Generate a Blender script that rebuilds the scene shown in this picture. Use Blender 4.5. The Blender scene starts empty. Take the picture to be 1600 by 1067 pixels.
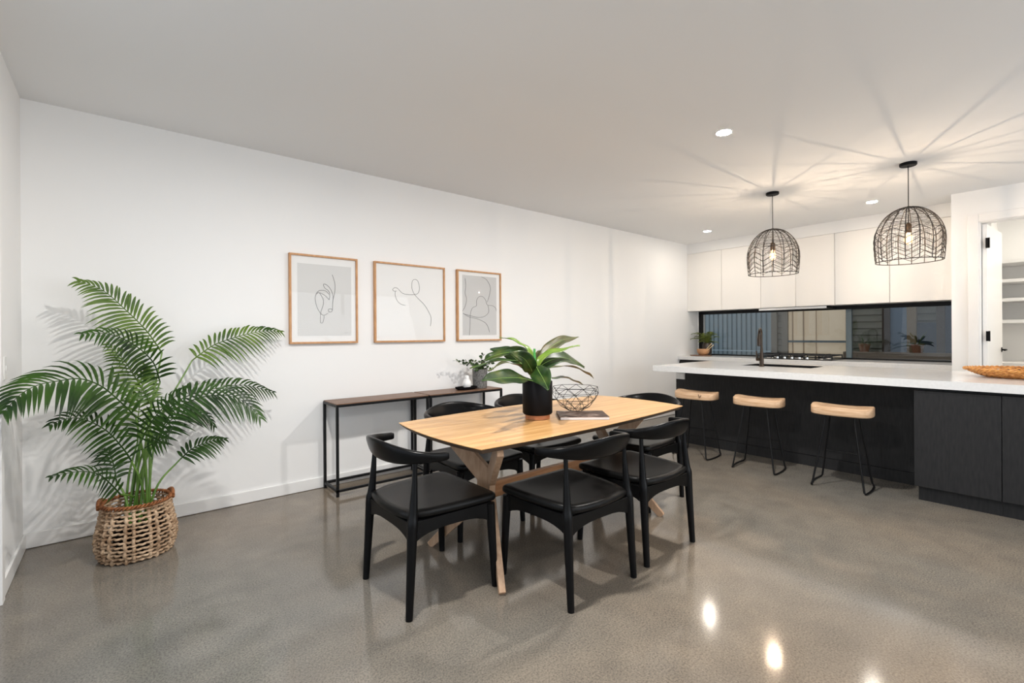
import bpy, math, random
from math import sin, cos, pi, radians, sqrt
from mathutils import Vector, Matrix

SC = bpy.context.scene
COL = SC.collection

# ------------------------------------------------------------------ camera
cam_d = bpy.data.cameras.new('camera')
cam = bpy.data.objects.new('camera', cam_d)
COL.objects.link(cam)
SC.camera = cam
cam_d.sensor_width = 36.0
cam_d.lens = 735.427 / 1600 * 36
cam_d.shift_y = -10.633 / 1600
cam_d.clip_start = 0.05
_y, _p, _r = radians(39.866), radians(-0.067), radians(-0.36)
F = Vector((sin(_y) * cos(_p), cos(_y) * cos(_p), sin(_p)))
R0 = Vector((cos(_y), -sin(_y), 0))
U0 = R0.cross(F)
R = R0 * cos(_r) + U0 * sin(_r)
U = -R0 * sin(_r) + U0 * cos(_r)
m = Matrix((R, U, -F)).transposed().to_4x4()
m.translation = Vector((0.447, -4.041, 1.27))
cam.matrix_world = m

# ------------------------------------------------------------------ world and exposure
SC.view_settings.view_transform = 'Standard'
SC.view_settings.look = 'None'
SC.view_settings.gamma = 1
SC.view_settings.exposure = -0.05
SC.view_settings.use_curve_mapping = False
SKY_STRENGTH = 0.9
DOWNLIGHT_ADDED = 1300.0  # unseen living-area fittings, added to light the room
DOWNLIGHT = 2550.0      # living and dining fittings
DOWNLIGHT_KITCHEN = 330.0
BULB = 7000.0
w = bpy.data.worlds.new('world')
SC.world = w
w.use_nodes = True
bg = w.node_tree.nodes['Background']
bg.inputs[0].default_value = (0.80, 0.89, 1.0, 1)
bg.inputs[1].default_value = SKY_STRENGTH
SC.cycles.use_denoising = True
SC.cycles.max_bounces = 10
SC.cycles.diffuse_bounces = 6
SC.cycles.glossy_bounces = 4
SC.cycles.transparent_max_bounces = 12
SC.cycles.sample_clamp_indirect = 6
SC.cycles.caustics_reflective = False
SC.cycles.caustics_refractive = False


def area(name, loc, rot, sx, sy, power, color):
    l = bpy.data.lights.new(name, 'AREA')
    l.shape = 'RECTANGLE'
    l.size, l.size_y = sx, sy
    l.energy = power
    l.color = color
    o = bpy.data.objects.new(name, l)
    COL.objects.link(o)
    o.location = loc
    o.rotation_euler = rot
    return o


# area lamps standing in for daylight at both glazed openings, tilted up to brighten the ceiling
area('daylight_front_opening', (3.9, -8.05, 1.35), (radians(114), 0, 0), 6.0, 2.2, 145, (0.90, 0.95, 1.0))
area('daylight_left_opening', (0.03, -3.3, 1.2), (0, radians(-102), 0), 2.2, 4.2, 24, (0.86, 0.93, 1.0))

# ------------------------------------------------------------------ materials
MATS = {}


def mat(name, col, rough=0.5, metal=0.0, spec=0.5, coat=0.0, emit=None, estr=0.0):
    m = bpy.data.materials.new(name)
    m.use_nodes = True
    b = m.node_tree.nodes['Principled BSDF']
    b.inputs['Base Color'].default_value = (*col, 1)
    b.inputs['Roughness'].default_value = rough
    b.inputs['Metallic'].default_value = metal
    b.inputs['Specular IOR Level'].default_value = spec
    b.inputs['Coat Weight'].default_value = coat
    if emit:
        b.inputs['Emission Color'].default_value = (*emit, 1)
        b.inputs['Emission Strength'].default_value = estr
    MATS[name] = m
    return m


def nodes(m):
    nt = m.node_tree
    return nt, nt.nodes, nt.links, nt.nodes['Principled BSDF']


def noise_mix(m, c1, c2, scale=(1, 1, 1), nscale=5.0, detail=4.0, dist=0.0, lo=0.3, hi=0.7, bump=0.0, bscale=None, c3=None):
    """two or three colour noise, in object coordinates"""
    nt, N, L, b = nodes(m)
    tc = N.new('ShaderNodeTexCoord')
    mp = N.new('ShaderNodeMapping')
    mp.inputs['Scale'].default_value = scale
    L.new(tc.outputs['Object'], mp.inputs['Vector'])
    nz = N.new('ShaderNodeTexNoise')
    nz.inputs['Scale'].default_value = nscale
    nz.inputs['Detail'].default_value = detail
    nz.inputs['Distortion'].default_value = dist
    L.new(mp.outputs[0], nz.inputs['Vector'])
    cr = N.new('ShaderNodeValToRGB')
    cr.color_ramp.elements[0].position = lo
    cr.color_ramp.elements[0].color = (*c1, 1)
    cr.color_ramp.elements[1].position = hi
    cr.color_ramp.elements[1].color = (*c2, 1)
    if c3:
        e = cr.color_ramp.elements.new((lo + hi) / 2)
        e.color = (*c3, 1)
    L.new(nz.outputs['Fac'], cr.inputs[0])
    L.new(cr.outputs[0], b.inputs['Base Color'])
    if bump:
        bp = N.new('ShaderNodeBump')
        bp.inputs['Strength'].default_value = bump
        bp.inputs['Distance'].default_value = 0.002
        if bscale:
            n2 = N.new('ShaderNodeTexNoise')
            n2.inputs['Scale'].default_value = bscale
            n2.inputs['Detail'].default_value = 3
            L.new(tc.outputs['Object'], n2.inputs['Vector'])
            L.new(n2.outputs['Fac'], bp.inputs['Height'])
        else:
            L.new(nz.outputs['Fac'], bp.inputs['Height'])
        L.new(bp.outputs[0], b.inputs['Normal'])
    return nz, cr


mat('wall_paint', (0.86, 0.86, 0.855), 0.65, spec=0.2)
mat('ceiling_paint', (0.82, 0.825, 0.83), 0.8, spec=0.1)
mat('trim_paint', (0.84, 0.835, 0.825), 0.35, spec=0.4)
mat('white_laminate', (0.86, 0.84, 0.81), 0.32, spec=0.4)
mat('white_stone', (0.78, 0.78, 0.775), 0.16, spec=0.5)
noise_mix(MATS['white_stone'], (0.70, 0.70, 0.695), (0.75, 0.75, 0.745), nscale=60, detail=3)
mat('charcoal_laminate', (0.018, 0.018, 0.019), 0.5, spec=0.25)
noise_mix(MATS['charcoal_laminate'], (0.014, 0.014, 0.015), (0.022, 0.022, 0.023), scale=(6, 6, 1), nscale=12, detail=5, bump=0.15)
mat('black_wood', (0.0035, 0.0035, 0.0038), 0.28, spec=0.14)
mat('black_leather', (0.013, 0.0125, 0.012), 0.33, spec=0.16)
noise_mix(MATS['black_leather'], (0.004, 0.004, 0.004), (0.0065, 0.006, 0.0058), nscale=8, detail=3, bump=0.15, bscale=240)
mat('black_metal', (0.006, 0.006, 0.0065), 0.4, spec=0.2)
mat('matte_black', (0.004, 0.004, 0.005), 0.5, spec=0.12)
mat('oak_top', (0.6, 0.36, 0.15), 0.3, spec=0.4)
noise_mix(MATS['oak_top'], (0.47, 0.245, 0.085), (0.66, 0.40, 0.17), scale=(0.55, 9, 1), nscale=3.4, detail=7, dist=0.35, lo=0.3, hi=0.72)
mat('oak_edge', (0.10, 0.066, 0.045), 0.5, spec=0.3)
mat('oak_leg', (0.4, 0.25, 0.16), 0.45, spec=0.3)
noise_mix(MATS['oak_leg'], (0.36, 0.215, 0.13), (0.50, 0.335, 0.22), scale=(8, 8, 1.2), nscale=6, detail=6, dist=0.3)
mat('oak_beam', (0.4, 0.2, 0.1), 0.4, spec=0.3)
noise_mix(MATS['oak_beam'], (0.36, 0.17, 0.08), (0.50, 0.27, 0.14), scale=(1, 10, 10), nscale=6, detail=6, dist=0.3)
mat('walnut', (0.15, 0.08, 0.045), 0.4, spec=0.35)
noise_mix(MATS['walnut'], (0.105, 0.052, 0.03), (0.25, 0.14, 0.085), scale=(1, 14, 4), nscale=4, detail=7, dist=0.4)
mat('stool_wood', (0.62, 0.40, 0.24), 0.5, spec=0.3)
noise_mix(MATS['stool_wood'], (0.52, 0.31, 0.17), (0.74, 0.53, 0.35), scale=(6, 1.2, 14), nscale=5, detail=6, dist=0.6)
mat('frame_oak', (0.52, 0.26, 0.11), 0.45)
noise_mix(MATS['frame_oak'], (0.46, 0.22, 0.085), (0.60, 0.33, 0.15), scale=(6, 6, 2), nscale=8, detail=4)
mat('mat_board', (0.86, 0.86, 0.85), 0.7, spec=0.1)
mat('paper_grey', (0.69, 0.69, 0.68), 0.8, spec=0.1)
mat('paper_dark', (0.60, 0.60, 0.595), 0.8, spec=0.1)
mat('ink', (0.05, 0.05, 0.05), 0.8, spec=0.1)
mat('copper_wood', (0.42, 0.16, 0.07), 0.35, spec=0.5)
mat('palm_leaf', (0.02, 0.07, 0.012), 0.36, spec=0.3)
noise_mix(MATS['palm_leaf'], (0.004, 0.016, 0.004), (0.032, 0.085, 0.007), nscale=7, detail=3)
mat('palm_leaf_light', (0.06, 0.16, 0.02), 0.4, spec=0.28)
noise_mix(MATS['palm_leaf_light'], (0.020, 0.062, 0.004), (0.11, 0.19, 0.014), nscale=7, detail=3)
mat('palm_stem', (0.10, 0.20, 0.03), 0.45, spec=0.4)
noise_mix(MATS['palm_stem'], (0.06, 0.14, 0.02), (0.15, 0.26, 0.05), scale=(1, 1, .3), nscale=14)
mat('broad_leaf', (0.05, 0.13, 0.02), 0.36, spec=0.35)
noise_mix(MATS['broad_leaf'], (0.007, 0.022, 0.006), (0.062, 0.085, 0.016), nscale=11, detail=6, c3=(0.018, 0.048, 0.009))
mat('broad_leaf_light', (0.14, 0.26, 0.03), 0.35, spec=0.5)
noise_mix(MATS['broad_leaf_light'], (0.07, 0.16, 0.012), (0.20, 0.30, 0.03), nscale=9, detail=4)
mat('broad_leaf_brown', (0.08, 0.07, 0.03), 0.4, spec=0.4)
noise_mix(MATS['broad_leaf_brown'], (0.035, 0.06, 0.016), (0.11, 0.085, 0.035), nscale=14, detail=5)
mat('midrib', (0.22, 0.36, 0.08), 0.5)
mat('shoot', (0.05, 0.30, 0.05), 0.4)
mat('fine_leaf', (0.02, 0.06, 0.012), 0.4)
noise_mix(MATS['fine_leaf'], (0.012, 0.034, 0.01), (0.06, 0.11, 0.02), nscale=40)
mat('fern_leaf', (0.13, 0.17, 0.03), 0.5)
noise_mix(MATS['fern_leaf'], (0.05, 0.08, 0.012), (0.22, 0.27, 0.05), nscale=26)
mat('rattan', (0.5, 0.34, 0.2), 0.6, spec=0.3)
noise_mix(MATS['rattan'], (0.22, 0.125, 0.065), (0.62, 0.45, 0.30), scale=(1, 1, 1), nscale=16, detail=5, bump=0.6, bscale=160)
mat('rattan_brown', (0.3, 0.1, 0.03), 0.55, spec=0.3)
noise_mix(MATS['rattan_brown'], (0.13, 0.04, 0.013), (0.34, 0.13, 0.045), nscale=30, detail=4, bump=0.5, bscale=160)
mat('cane', (0.55, 0.25, 0.07), 0.45, spec=0.4)
noise_mix(MATS['cane'], (0.34, 0.12, 0.025), (0.74, 0.38, 0.11), nscale=40, detail=4)
mat('soil', (0.02, 0.014, 0.01), 0.9)
mat('stone_pot', (0.12, 0.12, 0.12), 0.8)
noise_mix(MATS['stone_pot'], (0.065, 0.063, 0.06), (0.24, 0.235, 0.225), nscale=70, detail=5, bump=0.5)
mat('white_ceramic', (0.86, 0.86, 0.85), 0.25)
mat('bowl_wood', (0.55, 0.30, 0.15), 0.5)
noise_mix(MATS['bowl_wood'], (0.42, 0.20, 0.09), (0.62, 0.36, 0.19), scale=(1, 1, 6), nscale=12)
mat('utensil_wood', (0.76, 0.60, 0.36), 0.5)
mat('dark_vase', (0.035, 0.022, 0.015), 0.3)
mat('chrome', (0.75, 0.75, 0.74), 0.15, metal=1.0)
mat('faucet_metal', (0.05, 0.037, 0.028), 0.25, metal=0.9)
mat('cooktop_glass', (0.012, 0.012, 0.013), 0.1)
mat('cast_iron', (0.015, 0.015, 0.016), 0.5)
mat('plastic_white', (0.80, 0.80, 0.78), 0.35)
mat('lamp_disc', (1, 1, 1), 0.5, emit=(1.0, 0.965, 0.92), estr=DOWNLIGHT)
mat('lamp_disc_pantry_added', (1, 1, 1), 0.5, emit=(1.0, 0.92, 0.80), estr=1300.0)  # unseen fitting added to brighten the pantry
mat('lamp_disc_added', (1, 1, 1), 0.5, emit=(1.0, 0.965, 0.92), estr=DOWNLIGHT_ADDED)  # for the added fittings behind the camera
mat('lamp_disc_kitchen', (1, 1, 1), 0.5, emit=(1.0, 0.90, 0.78), estr=DOWNLIGHT_KITCHEN)
mat('bulb_glow', (1, 0.7, 0.35), 0.3, emit=(1.0, 0.76, 0.53), estr=BULB)
mat('brass_lamp', (0.3, 0.2, 0.1), 0.3, metal=0.9)
mat('brass_dark', (0.15, 0.09, 0.05), 0.35, metal=0.8)
mat('thread', (0.016, 0.011, 0.008), 0.7)
mat('tag_white', (0.85, 0.85, 0.84), 0.5)
# outside
mat('fence_metal', (0.32, 0.39, 0.43), 0.5)
mat('weatherboard', (0.36, 0.34, 0.30), 0.7)
mat('weatherboard_dark', (0.17, 0.165, 0.13), 0.7)
mat('post_taupe', (0.28, 0.25, 0.21), 0.6)
mat('post_brown', (0.07, 0.045, 0.03), 0.6)
mat('post_tan', (0.24, 0.16, 0.08), 0.6)
mat('blue_panel', (0.16, 0.22, 0.30), 0.6)
mat('blue_dark', (0.025, 0.045, 0.085), 0.5)
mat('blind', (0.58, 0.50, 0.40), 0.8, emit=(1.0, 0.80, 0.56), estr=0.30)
mat('curtain_edge', (0.50, 0.36, 0.24), 0.8)
mat('rail_blue', (0.12, 0.16, 0.18), 0.4)
mat('rail_light', (0.5, 0.62, 0.7), 0.4)
mat('ground_out', (0.16, 0.16, 0.15), 0.9)
mat('deck_wood', (0.20, 0.15, 0.11), 0.7)
mat('out_leaf', (0.05, 0.09, 0.02), 0.5)
mat('terracotta', (0.30, 0.13, 0.07), 0.7)

# magazine cover: soft brown photograph bands
mm = mat('magazine_cover', (0.2, 0.13, 0.1), 0.4, spec=0.08)
noise_mix(mm, (0.03, 0.018, 0.014), (0.50, 0.42, 0.37), scale=(3, 9, 1), nscale=2.6, detail=5, dist=1.6, lo=0.40, hi=0.66, c3=(0.10, 0.055, 0.038))
mat('paper_pages', (0.75, 0.74, 0.76), 0.7)
nt, N, L, b = nodes(MATS['paper_pages'])

# polished concrete
mf = mat('polished_concrete', (0.25, 0.22, 0.19), 0.2, spec=0.5)
nt, N, L, b = nodes(mf)
tc = N.new('ShaderNodeTexCoord')


def nz(scale, detail, dist=0.0, rough=0.5):
    n = N.new('ShaderNodeTexNoise')
    n.inputs['Scale'].default_value = scale
    n.inputs['Detail'].default_value = detail
    n.inputs['Distortion'].default_value = dist
    n.inputs['Roughness'].default_value = rough
    L.new(tc.outputs['Object'], n.inputs['Vector'])
    return n


def ramp(src, stops):
    cr = N.new('ShaderNodeValToRGB')
    els = cr.color_ramp.elements
    els[0].position, els[0].color = stops[0][0], (*stops[0][1], 1)
    els[1].position, els[1].color = stops[-1][0], (*stops[-1][1], 1)
    for p_, c_ in stops[1:-1]:
        e = els.new(p_)
        e.color = (*c_, 1)
    L.new(src, cr.inputs[0])
    return cr


def mixc(kind, fac, a, b_):
    x = N.new('ShaderNodeMix')
    x.data_type = 'RGBA'
    x.blend_type = kind
    if isinstance(fac, float):
        x.inputs['Factor'].default_value = fac
    else:
        L.new(fac, x.inputs['Factor'])
    L.new(a, x.inputs['A'])
    L.new(b_, x.inputs['B'])
    return x.outputs['Result']


big = ramp(nz(0.9, 4, 0.6).outputs['Fac'], [(0.3, (0.158, 0.143, 0.124)), (0.5, (0.182, 0.163, 0.140)), (0.7, (0.206, 0.184, 0.156))])
mid = ramp(nz(6, 6, 0.3).outputs['Fac'], [(0.3, (0.88, 0.885, 0.89)), (0.7, (1.10, 1.09, 1.07))])
fine = ramp(nz(130, 3, 0, 0.7).outputs['Fac'], [(0.33, (0.52, 0.51, 0.50)), (0.5, (1.0, 1.0, 1.0)), (0.68, (1.42, 1.38, 1.33))])
speck = N.new('ShaderNodeTexVoronoi')
speck.inputs['Scale'].default_value = 75
L.new(tc.outputs['Object'], speck.inputs['Vector'])
spr = ramp(speck.outputs['Distance'], [(0.10, (0.55, 0.54, 0.52)), (0.17, (1, 1, 1))])
c = mixc('MULTIPLY', 1.0, big.outputs[0], mid.outputs[0])
c = mixc('MULTIPLY', 0.8, c, fine.outputs[0])
c = mixc('MULTIPLY', 0.5, c, spr.outputs[0])
tone = ramp(nz(0.42, 3, 0.8).outputs['Fac'], [(0.35, (1.10, 1.0, 0.90)), (0.65, (0.93, 0.98, 1.02))])
c = mixc('MULTIPLY', 1.0, c, tone.outputs[0])
L.new(c, b.inputs['Base Color'])
rr = ramp(nz(2.5, 5).outputs['Fac'], [(0.3, (0.085, 0.085, 0.085)), (0.7, (0.135, 0.135, 0.135))])
L.new(rr.outputs[0], b.inputs['Roughness'])
bpn = N.new('ShaderNodeBump')
bpn.inputs['Strength'].default_value = 0.04
bpn.inputs['Distance'].default_value = 0.002
L.new(nz(90, 3).outputs['Fac'], bpn.inputs['Height'])
L.new(bpn.outputs[0], b.inputs['Normal'])


def thin_glass(name, tint, ior, gain=1.0):
    m = bpy.data.materials.new(name)
    m.use_nodes = True
    nt = m.node_tree
    nt.nodes.clear()
    out = nt.nodes.new('ShaderNodeOutputMaterial')
    tr = nt.nodes.new('ShaderNodeBsdfTransparent')
    tr.inputs[0].default_value = (*tint, 1)
    gl = nt.nodes.new('ShaderNodeBsdfGlossy')
    gl.inputs['Roughness'].default_value = 0.0
    gl.inputs['Color'].default_value = (gain, gain, gain, 1)
    fr = nt.nodes.new('ShaderNodeFresnel')
    # same reflectance on the far face of the pane as on the near one
    ge = nt.nodes.new('ShaderNodeNewGeometry')
    mi = nt.nodes.new('ShaderNodeMix')
    mi.inputs['A'].default_value = ior
    mi.inputs['B'].default_value = 1 / ior
    nt.links.new(ge.outputs['Backfacing'], mi.inputs['Factor'])
    nt.links.new(mi.outputs['Result'], fr.inputs[0])
    mx = nt.nodes.new('ShaderNodeMixShader')
    nt.links.new(fr.outputs[0], mx.inputs[0])
    nt.links.new(tr.outputs[0], mx.inputs[1])
    nt.links.new(gl.outputs[0], mx.inputs[2])
    nt.links.new(mx.outputs[0], out.inputs[0])
    MATS[name] = m
    return m


thin_glass('window_glass', (0.80, 0.80, 0.78), 1.42)
mfb = bpy.data.materials.new('bulb_frost')
mfb.use_nodes = True
_n = mfb.node_tree
_n.nodes.clear()
_o = _n.nodes.new('ShaderNodeOutputMaterial')
_t = _n.nodes.new('ShaderNodeBsdfTransparent')
_e = _n.nodes.new('ShaderNodeEmission')
_e.inputs[0].default_value = (1.0, 0.62, 0.30, 1)
_e.inputs[1].default_value = 9.0
_m = _n.nodes.new('ShaderNodeMixShader')
_m.inputs[0].default_value = 0.12
_n.links.new(_t.outputs[0], _m.inputs[1])
_n.links.new(_e.outputs[0], _m.inputs[2])
_n.links.new(_m.outputs[0], _o.inputs[0])
MATS['bulb_frost'] = mfb
thin_glass('picture_glass', (0.99, 0.99, 0.99), 1.2)


# ------------------------------------------------------------------ mesh builder
class MB:
    def __init__(s):
        s.v = []
        s.f = []

    def add(s, vs, fs):
        o = len(s.v)
        s.v += [tuple(q) for q in vs]
        s.f += [tuple(i + o for i in g) for g in fs]
        return s

    def box(s, x0, x1, y0, y1, z0, z1):
        vs = [(x, y, z) for z in (z0, z1) for y in (y0, y1) for x in (x0, x1)]
        return s.add(vs, [(0, 2, 3, 1), (4, 5, 7, 6), (0, 1, 5, 4), (2, 6, 7, 3), (0, 4, 6, 2), (1, 3, 7, 5)])

    def obox(s, c, ax, ay, az):
        """box about c with half-axis vectors"""
        c, ax, ay, az = map(Vector, (c, ax, ay, az))
        vs = [c + ax * i + ay * j + az * k for k in (-1, 1) for j in (-1, 1) for i in (-1, 1)]
        return s.add(vs, [(0, 2, 3, 1), (4, 5, 7, 6), (0, 1, 5, 4), (2, 6, 7, 3), (0, 4, 6, 2), (1, 3, 7, 5)])

    def loft(s, rings, cap=True, closed=False):
        n = len(rings[0])
        o = len(s.v)
        for r in rings:
            s.v += [tuple(q) for q in r]
        m_ = len(rings)
        for i in range(m_ if closed else m_ - 1):
            a, b_ = o + i * n, o + ((i + 1) % m_) * n
            for j in range(n):
                k = (j + 1) % n
                s.f.append((a + j, a + k, b_ + k, b_ + j))
        if cap and not closed:
            s.f.append(tuple(o + j for j in reversed(range(n))))
            s.f.append(tuple(o + (m_ - 1) * n + j for j in range(n)))
        return s

    def tube(s, pts, r, n=8, cap=True, closed=False, flat=None):
        pts = [Vector(q) for q in pts]
        m_ = len(pts)
        rs = r if isinstance(r, (list, tuple)) else [r] * m_
        rings = []
        up = None
        for i, q in enumerate(pts):
            if closed:
                t = pts[(i + 1) % m_] - pts[i - 1]
            else:
                t = pts[min(i + 1, m_ - 1)] - pts[max(i - 1, 0)]
            if t.length < 1e-9:
                t = Vector((0, 0, 1))
            t.normalize()
            if up is None:
                up = Vector((0, 0, 1)) if abs(t.z) < 0.9 else Vector((1, 0, 0))
            sd = t.cross(up)
            if sd.length < 1e-5:
                sd = t.cross(Vector((0, 1, 0)))
            sd.normalize()
            up = sd.cross(t).normalized()
            k = flat or 1
            rings.append([q + sd * (rs[i] * cos(2 * pi * j / n)) + up * (rs[i] * k * sin(2 * pi * j / n)) for j in range(n)])
        return s.loft(rings, cap, closed)

    def lathe(s, prof, c=(0, 0, 0), n=32, cap=True):
        rings = [[(c[0] + r_ * cos(2 * pi * j / n), c[1] + r_ * sin(2 * pi * j / n), c[2] + z_) for j in range(n)] for r_, z_ in prof]
        return s.loft(rings, cap)

    def prism(s, outline, z0, z1):
        return s.loft([[(x, y, z0) for x, y in outline], [(x, y, z1) for x, y in outline]])

    def sheet(s, grid):
        """grid of rows of points (open surface)"""
        o = len(s.v)
        n = len(grid[0])
        for r in grid:
            s.v += [tuple(q) for q in r]
        for i in range(len(grid) - 1):
            for j in range(n - 1):
                a = o + i * n + j
                s.f.append((a, a + 1, a + n + 1, a + n))
        return s

    def build(s, name, material, parent=None, bevel=0.0, smooth=True, angle=38, seg=2, origin=None, solid=0.0):
        me = bpy.data.meshes.new(name)
        v = s.v
        if origin is not None:
            v = [(a - origin[0], b_ - origin[1], c_ - origin[2]) for a, b_, c_ in v]
        me.from_pydata(v, [], s.f)
        me.update()
        if smooth:
            me.polygons.foreach_set('use_smooth', [True] * len(me.polygons))
            me.set_sharp_from_angle(angle=radians(angle))
        me.materials.append(MATS[material])
        o = bpy.data.objects.new(name, me)
        COL.objects.link(o)
        if parent:
            o.parent = parent
        elif origin is not None:
            o.location = origin
        if solid:
            md = o.modifiers.new('solid', 'SOLIDIFY')
            md.thickness = solid
            md.offset = 0
        if bevel:
            md = o.modifiers.new('bevel', 'BEVEL')
            md.width = bevel
            md.segments = seg
            md.limit_method = 'ANGLE'
        return o


def tag(o, label, cat, group=None):
    o['label'] = label
    o['category'] = cat
    if group:
        o['group'] = group
    return o


def empty(name, loc=(0, 0, 0), rz=0.0):
    o = bpy.data.objects.new(name, None)
    o.empty_display_size = 0.1
    COL.objects.link(o)
    o.location = loc
    o.rotation_euler = (0, 0, rz)
    return o


def struct(o):
    o['kind'] = 'structure'
    return o


def copy_tree(o, parent=None):
    c_ = o.copy()
    COL.objects.link(c_)
    if parent:
        c_.parent = parent
    for ch in list(o.children):
        copy_tree(ch, c_)
    return c_


def cr_path(P, per=6):
    """Catmull-Rom through points"""
    P = [Vector(q) for q in P]
    if len(P) == 2:
        return [P[0].lerp(P[1], i / per) for i in range(per + 1)]
    E = [P[0] * 2 - P[1]] + P + [P[-1] * 2 - P[-2]]
    out = []
    for i in range(1, len(E) - 2):
        a, b_, c_, d = E[i - 1], E[i], E[i + 1], E[i + 2]
        for k in range(per):
            t = k / per
            out.append(0.5 * ((2 * b_) + (c_ - a) * t + (2 * a - 5 * b_ + 4 * c_ - d) * t * t + (3 * b_ - a - 3 * c_ + d) * t ** 3))
    out.append(P[-1])
    return out


# ------------------------------------------------------------------ setting
H = 2.7
XW, XB, XP = 7.866, 7.541, 7.134
YB = -8.2
struct(MB().box(-0.2, 9.0, YB - 0.1, 0.2, -0.12, 0.0).build('floor', 'polished_concrete', smooth=False))
struct(MB().box(-0.2, XW + .2, YB - 0.1, 0.2, H, H + 0.15).box(XW + .2, 8.9, YB - 0.1, -3.3, H, H + 0.15).build('ceiling', 'ceiling_paint', smooth=False))
struct(MB().box(-0.2, XW + .2, 0.0, 0.2, 0, H).build('wall_back', 'wall_paint', smooth=False))
wl = MB().box(-0.2, 0, -0.78, 0, 0, H).box(-0.2, 0, -5.8, -0.78, 2.35, H).box(-0.2, 0, YB, -5.8, 0, H)
struct(wl.build('wall_left', 'wall_paint', smooth=False))
wr = (MB().box(XW, XW + 0.2, -3.3, 0, 0, 0.905).box(XW, XW + 0.2, -3.3, 0, 1.622, H)
      .box(XW, XW + 0.2, -0.02, 0, 0.905, 1.622).box(XW, XW + 0.2, -3.3, -3.165, 0.905, 1.622))
struct(wr.build('wall_right', 'wall_paint', smooth=False))
# wall with the pantry doorway; its end closes the kitchen niche
wp = (MB().box(XP, XP + 0.11, -3.41, -3.21, 0, H).box(XP, XP + 0.11, -4.30, -3.41, 2.385, H)
      .box(XP, XP + 0.11, YB, -4.30, 0, H).box(XP + 0.11, XW + 0.2, -3.33, -3.21, 0, H))
struct(wp.build('wall_pantry', 'wall_paint', smooth=False))
# pantry shell
pl_ = MB().box(8.78, 8.88, -5.4, -3.33, 0, H).box(XP + 0.11, 8.88, -5.5, -5.4, 0, H).box(XW + .2, 8.78, -3.43, -3.33, 0, H)
struct(pl_.build('wall_pantry_inside', 'wall_paint', smooth=False))
wf = (MB().box(-0.2, 1.0, YB - 0.15, YB, 0, H).box(6.9, 9.0, YB - 0.15, YB, 0, H).box(1.0, 6.9, YB - 0.15, YB, 2.4, H))
struct(wf.build('wall_front', 'wall_paint', smooth=False))
# skirting
def skirt(name, x0, x1, y0, y1, nx, ny, h=0.092):
    """board along a wall with a rounded top"""
    mb = MB().box(x0, x1, y0, y1, 0.002, h)
    return struct(mb.build(name, 'trim_paint', bevel=0.004))


skirt('baseboard_back', 0.0, 7.24, -0.014, 0.0, 0, 1)
skirt('baseboard_left', 0.0, 0.014, -0.715, -0.014, 1, 0)
skirt('baseboard_pantry', XP - 0.014, XP, -3.30, -3.21, 1, 0)
skirt('baseboard_right', XP - 0.014, XP, YB, -4.40, 1, 0)
# architrave of the left opening (only its edge reaches the picture)
tl = MB().box(0.0, 0.018, -0.78, -0.715, 0.0, 2.415).box(0.0, 0.018, -5.865, -5.8, 0.0, 2.415).box(0.0, 0.018, -5.8, -0.78, 2.35, 2.415)
struct(tl.build('trim_1', 'trim_paint', bevel=0.003))
# sliding door frame in the left opening and in the front opening
def glazed(name, horizontal, a0, a1, c_, z1, n):
    root = empty(name)
    struct(root)
    fr = MB()
    gl = MB()
    t = 0.03
    def bx(p0, p1, z0, z1_, mb, th):
        if horizontal:
            mb.box(p0, p1, c_ - th, c_ + th, z0, z1_)
        else:
            mb.box(c_ - th, c_ + th, p0, p1, z0, z1_)
    w_ = (a1 - a0) / n
    bx(a0, a1, 0, 0.05, fr, t)
    bx(a0, a1, z1 - 0.05, z1, fr, t)
    for i in range(n + 1):
        q = a0 + w_ * i
        bx(max(a0, q - 0.03), min(a1, q + 0.03), 0.05, z1 - 0.05, fr, t)
    bx(a0 + .03, a1 - .03, 0.05, z1 - 0.05, gl, 0.003)
    struct(fr.build('door_frame', 'black_metal', root))
    struct(gl.build('door_pane', 'picture_glass', root, smooth=False))


glazed('door_2', False, -5.8, -0.78, -0.1, 2.35, 3)
glazed('door_3', True, 1.0, 6.9, YB - 0.08, 2.4, 3)

# pantry door: casing, leaf, hinges, handle
pd = (MB().box(XP - 0.018, XP, -3.415, -3.335, 0, 2.455).box(XP - 0.018, XP, -4.375, -4.295, 0, 2.455).box(XP - 0.018, XP, -4.295, -3.415, 2.375, 2.455)
      .box(XP, XP + 0.11, -3.43, -3.41, 0, 2.375).box(XP, XP + 0.11, -4.30, -4.28, 0, 2.375).box(XP, XP + 0.11, -4.28, -3.43, 2.365, 2.385))
struct(pd.build('trim_2', 'trim_paint', bevel=0.003))
d1 = empty('door_1', (7.185, -3.452, 0), radians(-3.8))
struct(d1)
MB().box(0.0, 0.775, -0.018, 0.018, 0.01, 2.355).build('door_leaf', 'trim_paint', d1, bevel=0.002)
for z in (0.25, 1.22, 2.16):
    MB().box(-0.03, 0.012, -0.03, -0.012, z - 0.05, z + 0.05).tube([(-0.012, -0.034, z - 0.052), (-0.012, -0.034, z + 0.052)], 0.007, 8).build('hinge', 'matte_black', d1)
hb = MB()
for sgn in (-1, 1):
    hb.tube([(0.715, sgn * 0.018, 1.065), (0.715, sgn * 0.024, 1.065)], 0.026, 16)
    hb.tube([(0.715, sgn * 0.02, 1.065), (0.715, sgn * 0.055, 1.065)], 0.009, 10)
    hb.tube([(0.722, sgn * 0.055, 1.065), (0.60, sgn * 0.058, 1.063)], 0.008, 10)
hb.build('door_handle', 'matte_black', d1)

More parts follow.
